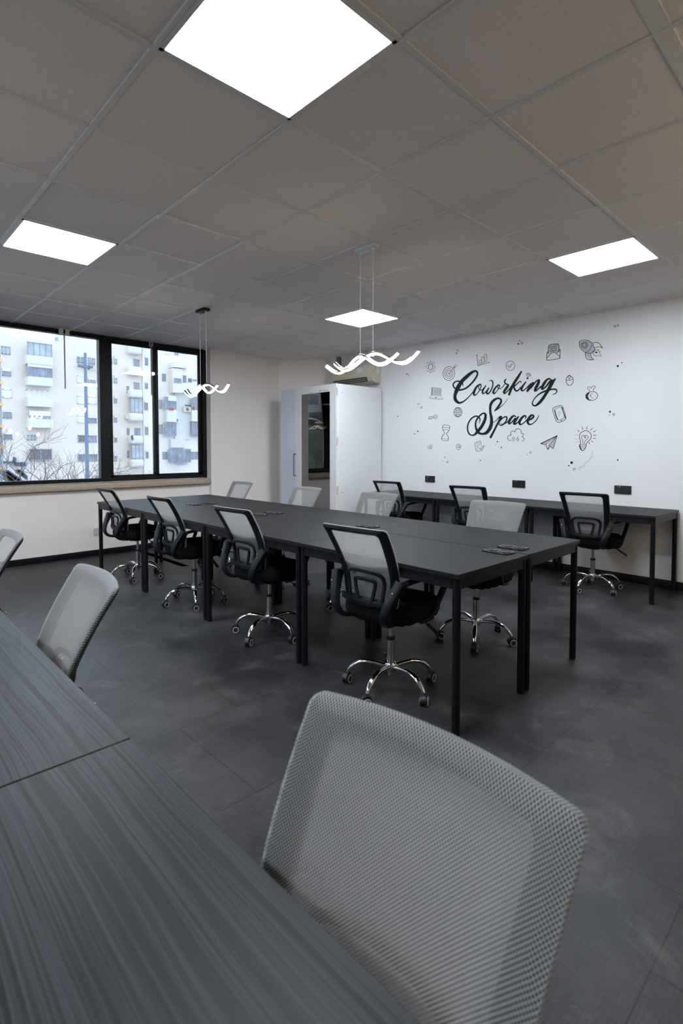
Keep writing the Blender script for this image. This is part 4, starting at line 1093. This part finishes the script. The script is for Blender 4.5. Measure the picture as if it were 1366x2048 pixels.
# --- white block on the left
k1 = (0, 630, 210 / 1229); Y1 = 62
b1 = thing('apartment_building', 'white apartment block filling the left window pane, laundry on its wall', 'building')
p0 = at_y(-260, 640, Y1); p1 = at_y(214, 693, Y1); pe = at_y(0, 671, Y1)
bm = B(); add_box(bm, p0.x, p1.x, Y1, Y1 + 12, GZ, at_y(60, 675, Y1).z); obj('wall', bm, M['facade'], b1, smooth=False)
bm = B(); zt = at_y(60, 675, Y1).z; add_box(bm, at_y(-200, 650, Y1).x, at_y(30, 650, Y1).x, Y1 + 1.5, Y1 + 12, zt, zt + 3.2); obj('roof_storey', bm, M['facade'], b1, smooth=False)
bm = B(); add_box(bm, at_y(1, 652, Y1).x, at_y(27, 660, Y1).x, Y1 + 1.35, Y1 + 1.6, zt + 1.3, zt + 2.2); obj('roof_window', bm, M['outframe'], b1, smooth=False)
bm = B(); add_box(bm, at_y(141, 660, Y1).x, at_y(157, 660, Y1).x, Y1 + 2, Y1 + 5, zt, zt + 2.6); obj('lift_house', bm, M['facade_shade'], b1, smooth=False)
bm = B(); add_box(bm, at_y(114, 660, Y1).x, at_y(119, 660, Y1).x, Y1 + .5, Y1 + 1.0, zt, zt + .5); obj('chimney', bm, M['outframe'], b1, smooth=False)
for r, m, mu, sh in (((15, 370, 118, 460), 'outglass_pale', 2, 0), ((22, 622, 125, 715), 'outglass', 1, .4), ((25, 868, 132, 970), 'shutter', 1, 0), ((32, 1128, 135, 1210), 'outglass', 2, .1), ((40, 1372, 142, 1458), 'outglass', 1, .3), ((38, 1612, 150, 1712), 'shutter', 1, 0),
                     ((900, 490, 936, 560), 'outglass', 1, 0), ((950, 495, 982, 565), 'outglass', 1, 0), ((1028, 500, 1060, 575), 'outglass_pale', 1, 0), ((1075, 508, 1110, 578), 'outglass_pale', 1, 0),
                     ((900, 710, 990, 795), 'shutter', 1, 0), ((1028, 735, 1115, 798), 'outglass_pale', 2, .4), ((905, 948, 1010, 1040), 'shutter', 1, 0), ((1028, 955, 1125, 1042), 'shutter', 1, 0),
                     ((905, 1175, 1018, 1262), 'shutter', 1, 0), ((1030, 1205, 1130, 1265), 'outglass', 2, 0), ((910, 1405, 1006, 1490), 'brown_glass', 1, 0), ((1035, 1410, 1130, 1490), 'outglass', 2, 0), ((912, 1628, 1010, 1712), 'outglass', 2, 0), ((1035, 1628, 1140, 1712), 'outglass', 2, 0),
                     ((318, 1405, 415, 1465), 'outglass_pale', 2, 0)):
    far_window(b1, k1, r, Y1, m, mu, sh)
for rg, rp_, m, sh in (((288, 345, 580, 495), (285, 495, 580, 592), 'outglass_pale', 0), ((292, 590, 584, 740), (292, 740, 584, 835), 'outglass', .25), ((305, 880, 558, 978), (295, 978, 590, 1080), 'shutter', 0), ((310, 1130, 560, 1222), (300, 1222, 590, 1322), 'outglass_pale', .6)):
    dy = .9 if m != 'shutter' else 0
    far_window(b1, k1, rg, Y1, m, 4, sh, 'balcony_glazing', dy)
    block(b1, k1, rp_, Y1, 1.1, 'parapet', 'balcony')
far_window(b1, k1, (330, 1568, 598, 1700), Y1, 'brown_glass', 2, 0, 'window', .3)
bm = B()
for a, b in ((0, 0), ):
    n0 = (0, 1810)
    for k in range(9):
        x0, x1, z0, z1 = rect(k1, (110 + k * 24 - 130, 1815 + k * 17, 110 + k * 24, 1850 + k * 17 + 30), Y1); add_box(bm, x0, x1, Y1 - .05, Y1 + .1, z0, z1)
    for k in range(7):
        x0, x1, z0, z1 = rect(k1, (180 + k * 22, 1808 + k * 12, 250 + k * 12, 1850 + k * 14), Y1); add_box(bm, x0, x1, Y1 - .06, Y1 + .1, z0, z1)
obj('stepped_wall_painting', bm, M['navy'], b1, smooth=False)
bm = B(); x0, x1, z0, z1 = rect(k1, (30, 1718, 165, 1732), Y1); add_box(bm, x0, x1, Y1 - .4, Y1, z0, z1)
for r in ((152, 1665, 178, 1730), (168, 1725, 222, 1768), (238, 1722, 292, 1768)):
    x0, x1, z0, z1 = rect(k1, r, Y1); add_box(bm, x0, x1, Y1 - .4, Y1, z0, z1)
obj('dark_awning', bm, M['navy'], b1, smooth=False)
# laundry on a line
ln = thing('clothes_line', 'line of coloured laundry under the upper right windows of the white block', 'laundry')
bm = B(); x0, x1, z0, z1 = rect(k1, (888, 588, 1140, 592), Y1); add_box(bm, x0, x1, Y1 - .55, Y1 - .5, z0 - .02, z0 + .02); obj('line', bm, M['outframe'], ln, smooth=False)
for r, m in (((888, 585, 915, 608), 'cloth_red'), ((918, 588, 960, 612), 'cloth_dark'), ((966, 600, 985, 650), 'cloth_dark'), ((1005, 600, 1030, 645), 'cloth_dark'), ((1040, 600, 1080, 640), 'cloth_pale'), ((1095, 605, 1130, 660), 'cloth_pale')):
    x0, x1, z0, z1 = rect(k1, r, Y1); bm = B(); add_box(bm, x0, x1, Y1 - .56, Y1 - .50, z0, z1); obj('garment', bm, M[m], ln, smooth=False)
# --- middle block with rounded balconies
k2 = (210, 660, 250 / 1366); Y2 = 76
b2 = thing('apartment_building', 'white apartment block with stacked rounded balconies behind the middle window pane', 'building')
q0, q1 = at_y(190, 690, Y2), at_y(283, 690, Y2)
bm = B(); add_box(bm, q0.x, q1.x, Y2, Y2 + 12, GZ, at_y(230, 664, Y2).z); obj('wall', bm, M['facade'], b2, smooth=False)
bm = B(); add_box(bm, q1.x, at_y(312, 690, Y2).x, Y2 - .3, Y2 + 12, GZ, at_y(283, 655, Y2).z); obj('stair_wing', bm, M['facade_cream'], b2, smooth=False)
for x0, x1 in ((62, 78), (98, 130)):
    for z in ((290, 372), (500, 580), (728, 798), (935, 1008), (1155, 1225), (1352, 1435), (1568, 1600)):
        far_window(b2, k2, (x0, z[0], x1, z[1]), Y2, 'outglass_pale' if z[0] in (290, 500) else 'outglass', 1, .3)
for r, dy in (((252, 108, 375, 158), .9), ((310, 320, 375, 402), 0), ((315, 575, 375, 655), 0), ((235, 615, 262, 690), 0), ((250, 755, 382, 905), .9), ((322, 1072, 385, 1155), 0), ((238, 1075, 268, 1145), 0), ((262, 1255, 390, 1405), .9), ((242, 1320, 262, 1395), 0), ((246, 1570, 275, 1600), 0)):
    far_window(b2, k2, r, Y2, 'outglass_pale' if dy else 'outglass', 3 if dy else 2, 0, 'balcony_glazing' if dy else 'window', dy)
for r in ((235, 160, 375, 275), (235, 405, 380, 502), (240, 655, 385, 748), (240, 908, 390, 1002), (248, 1155, 390, 1248), (255, 1408, 395, 1500)):
    block(b2, k2, r, Y2, 1.1, 'parapet', 'balcony', .35)
for r in ((435, 290, 470, 385), (435, 572, 468, 640), (430, 780, 468, 875), (435, 1045, 472, 1145), (446, 1320, 475, 1400)):
    far_window(b2, k2, r, Y2 - .3, 'outglass', 2, .15)
block(b2, k2, (485, 1525, 525, 1580), Y2 - .3, .1, 'parapet', 'door')
t = block(None, k2, (412, 145, 455, 185), Y2 - .3, .5, 'facade', 'outdoor_unit'); tag(t, 'small outdoor air conditioning unit high on the middle block', 'air conditioner')
t = block(None, k2, (215, 925, 243, 970), Y2, .5, 'facade', 'outdoor_unit'); tag(t, 'small outdoor air conditioning unit left of a rounded balcony', 'air conditioner')
# --- right block, cream with stepped bays
Y3 = 90
b3 = thing('apartment_building', 'cream apartment block with stepped bays behind the right window pane', 'building')
q0, q1 = at_y(306, 690, Y3), at_y(470, 690, Y3)
bm = B(); add_box(bm, q0.x, q1.x, Y3, Y3 + 12, GZ, at_y(350, 640, Y3).z); obj('wall', bm, M['facade_cream'], b3, smooth=False)
block(b3, k2, (752, 690, 925, 1195), Y3, .25, 'facade_shade', 'recess')
block(b3, k2, (697, 430, 803, 692), Y3, 1.6, 'facade', 'bay'); block(b3, k2, (803, 438, 922, 690), Y3, 1.2, 'facade_cream', 'bay')
block(b3, k2, (697, 368, 850, 425), Y3, 1.9, 'parapet', 'canopy')
block(b3, k2, (652, 875, 752, 1008), Y3, 1.1, 'parapet', 'balcony'); block(b3, k2, (918, 880, 1070, 1003), Y3, 1.1, 'parapet', 'balcony')
block(b3, k2, (705, 1195, 860, 1285), Y3, .5, 'facade_shade', 'bay')
for r, dy, m, mu in (((757, 232, 800, 275), 0, 'outglass', 1), ((820, 218, 907, 260), 0, 'outglass', 2), ((622, 480, 664, 560), 0, 'outglass', 2), ((710, 538, 786, 585), 1.62, 'outglass', 3), ((815, 505, 852, 580), 1.22, 'outglass', 2), ((872, 536, 912, 578), 1.22, 'brown_glass', 1), ((925, 472, 1000, 540), 0, 'shutter', 1), ((925, 542, 1000, 556), 0, 'outglass', 1),
                     ((588, 765, 622, 860), 0, 'outglass_pale', 2), ((625, 738, 755, 872), .8, 'outglass', 4), ((918, 735, 1060, 870), .8, 'outglass', 3), ((632, 1010, 755, 1158), .8, 'outglass', 3), ((588, 1035, 628, 1132), 0, 'outglass_pale', 2), ((922, 1005, 1060, 1158), .8, 'outglass', 3),
                     ((628, 1332, 682, 1412), 0, 'outglass', 2), ((685, 1300, 925, 1442), .5, 'outglass', 5), ((925, 1330, 1070, 1412), 0, 'outglass', 4), ((660, 182, 715, 270), 0, 'shutter', 1)):
    far_window(b3, k2, r, Y3, m, mu, 0, 'window', dy)
block(b3, k2, (662, 722, 752, 780), Y3, 1.0, 'shutter', 'awning')
bm = B(); x0, x1, z0, z1 = rect(k2, (762, 1440, 860, 1476), Y3)
for k in range(12): add_box(bm, lerp(x0, x1, k / 11) - .03, lerp(x0, x1, k / 11) + .03, Y3 - .9, Y3 - .85, z0, z1)
add_box(bm, x0, x1, Y3 - .9, Y3 - .85, z1, z1 + .08); obj('railing', bm, M['outframe'], b3, smooth=False)
for r, lab in (((840, 842, 915, 897), 'outdoor air conditioning unit with a round fan on the recess of the cream block'), ((735, 960, 780, 1016), 'white outdoor air conditioning unit under a corner balcony of the cream block')):
    x0, x1, z0, z1 = rect(k2, r, Y3); t = thing('outdoor_unit', lab, 'air conditioner', ((x0 + x1) / 2, Y3 - .25, z0))
    bm = B(); add_box(bm, -(x1 - x0) / 2, (x1 - x0) / 2, -.6, 0, 0, z1 - z0, .03); obj('housing', bm, M['facade'], t)
    bm = B(); add_lathe(bm, [(.02, 0), ((z1 - z0) * .36, .0), ((z1 - z0) * .36, .03)], c=(0, -.6, (z1 - z0) / 2), seg=20, mat=Matrix.Rotation(pi / 2, 4, 'X')); obj('fan', bm, M['brown_glass'], t)
for r, m, lab in (((930, 845, 942, 875), 'cloth_red', 'small red flower pot on the right balcony of the cream block'), ((662, 858, 712, 878), 'cloth_red', 'row of red flowers on the left balcony of the cream block'), ((845, 820, 905, 840), 'leaf', 'green plant on top of the outdoor unit'), ((255, 1155, 270, 1200), 'leaf', 'green plant hanging from a rounded balcony')):
    yy = Y3 if r[0] > 600 else Y2
    x0, x1, z0, z1 = rect(k2, r, yy); bm = B(); random.seed(int(r[0]))
    for k in range(14):
        c = Vector((random.uniform(x0, x1), yy - 1.2 + random.uniform(-.1, .1), random.uniform(z0, z1)))
        bmesh.ops.create_icosphere(bm, subdivisions=1, radius=.13, matrix=Matrix.Translation(c))
    tag(obj('balcony_plant', bm, M[m]), lab, 'plant')
# --- street mast
px = at_y(172, 800, 46)
mt = thing('street_mast', 'tall blue grey lighting mast standing before the white block', 'mast', (px.x, 46, GZ))
ztop = at_y(171.5, 706, 46).z
bm = B(); add_cyl(bm, (0, 0, 0), (0, 0, ztop - GZ), .19, .11, seg=14); obj('pole', bm, M['mast'], mt)
zc = at_y(172, 734, 46).z - GZ
bm = B(); add_box(bm, -.35, .35, -.12, .12, zc - .08, zc + .08)
for s in (-1, 1): add_box(bm, s * .38 - .18, s * .38 + .18, -.2, .2, zc - .05, zc + .16, .03)
obj('floodlight', bm, M['mast'], mt)
# --- strip of facade with orange landings at the very left
so = thing('scaffold_tower', 'narrow grey tower with orange landings at the left edge of the window', 'tower', (0, 0, 0))
bm = B(); a = at_y(-9, 800, 50); c = at_y(3, 800, 50); add_box(bm, a.x, c.x, 50, 50.6, GZ, at_y(0, 700, 50).z); obj('tower_wall', bm, M['outframe'], so, smooth=False)
for yy in (722, 766, 809, 853, 895, 939):
    z = at_y(2, yy, 50).z; bm = B(); add_box(bm, a.x, c.x + .1, 49.85, 50, z - .12, z + .12); obj('landing', bm, M['orange'], so, smooth=False)
# --- bare trees
def bare_tree(base, height, seed, label, lean=(0, 0)):
    random.seed(seed)
    t = thing('bare_tree', label, 'tree', base, 0, 'bare winter trees before the white block')
    bt_ = B(); bb = B()
    def grow(bm_, p, d, L, r, lev):
        n = 5; pts = [p.copy()]
        for k in range(n):
            d = (d + Vector((random.uniform(-.22, .22), random.uniform(-.12, .12), random.uniform(-.02, .16)))).normalized()
            p = p + d * L / n; pts.append(p.copy())
        m = len(pts)
        seg_ = 6 if lev < 2 else 4
        sweep(bm_, pts, circ(r, seg_), Vector((0, 1, 0)), scale=lambda f: (lerp(1, .55, f),) * 2)
        if lev >= 5: return
        kids = (3, 3, 3, 3, 3)[lev]
        for q in range(kids):
            i = random.randint(2, m - 1) if q else m - 1
            dd = (pts[i] - pts[i - 1]).normalized()
            a = random.choice((-1, 1)) * random.uniform(.3, .85)
            nd = Vector((dd.x * cos(a) - dd.z * sin(a), dd.y + random.uniform(-.4, .4), dd.x * sin(a) + dd.z * cos(a))).normalized()
            grow(bb, pts[i], nd, L * random.uniform(.58, .8), r * .55, lev + 1)
    grow(bt_, Vector((0, 0, 0)), Vector((lean[0], lean[1], 1)).normalized(), height * .40, height * .016, 0)
    obj('trunk', bt_, M['bark'], t, auto=80)
    obj('branches', bb, M['bark'], t, auto=80)
for pxx, yy, h, sd, ln_, lab in ((76, 40, 11.2, 3, (-.06, 0), 'leftmost bare tree seen through the left window pane'), (113, 36, 10.6, 8, (-.15, 0), 'bare tree in the middle of the left window pane, forked low'),
                            (135, 38, 11.6, 12, (.05, 0), 'tallest bare tree in the left window pane, left of the mast'), (158, 34, 9.6, 21, (.35, 0), 'bare tree leaning right across the foot of the mast')):
    b = at_y(pxx, 1000, yy); bare_tree((b.x, yy, GZ + .0), h * 1.15, sd, lab, ln_)
for x_, y_, l_ in ((-30.0, 44.0, 'nearer'), (-37.0, 50.0, 'farther')):
    t = thing('street_lamp', l_ + ' white street lamp below the slope, seen only reflected in the booth glass', 'street lamp', (x_, y_, GZ), 0, 'street lamps below the slope')
    bm = B(); add_cyl(bm, (0, 0, 0), (0, 0, 15.2), .12, .08, seg=10); tube(bm, [Vector((0, 0, 15.1)), Vector((1.0, 0, 15.5)), Vector((2.0, 0, 15.6))], .06, 6); obj('pole', bm, M['facade'], t)
    bm = B(); add_box(bm, 1.7, 2.9, -.18, .18, 15.5, 15.68, .04); obj('lamp_head', bm, M['facade'], t)
# --- reflected side of the street: red-roofed block and a wooded slope, seen in the booth's door glass
b4 = thing('apartment_building', 'tall red-topped block on the slope, seen only as a reflection in the booth glass', 'building', (0, 0, 0))
bm = B(); add_box(bm, -86, -38, 78, 90, -2, 24); obj('wall', bm, M['facade'], b4, smooth=False)
bm = B(); add_box(bm, -87, -37, 77, 91, 24, 26); obj('roof', bm, M['brick_red'], b4, smooth=False)
for f in range(6):
    for k in range(11):
        bm = B(); x_ = -84 + k * 4.2; add_box(bm, x_, x_ + 2.2, 77.8, 78, 3 + f * 3.5, 4.8 + f * 3.5)
        obj('window', bm, M['outglass'] if (f + k) % 3 else M['shutter'], b4, smooth=False)
bm = B()
for k in range(120):
    x_ = -92 + 62 * random.random(); z_ = random.uniform(0, 1)
    r_ = random.uniform(2.5, 4.5)
    bmesh.ops.create_icosphere(bm, subdivisions=2, radius=r_, matrix=Matrix.Translation((x_, 66 + 6 * z_, -9 + 17 * z_ )) @ Matrix.Diagonal((1.2, .8, .9, 1)))
for v_ in bm.verts: v_.co += Vector((random.uniform(-.3, .3), random.uniform(-.3, .3), random.uniform(-.3, .3)))
tag(obj('wooded_slope', bm, M['hill_green']), 'dark green scrub on a slope, seen only as a reflection in the booth glass', 'shrubs', kind='stuff')
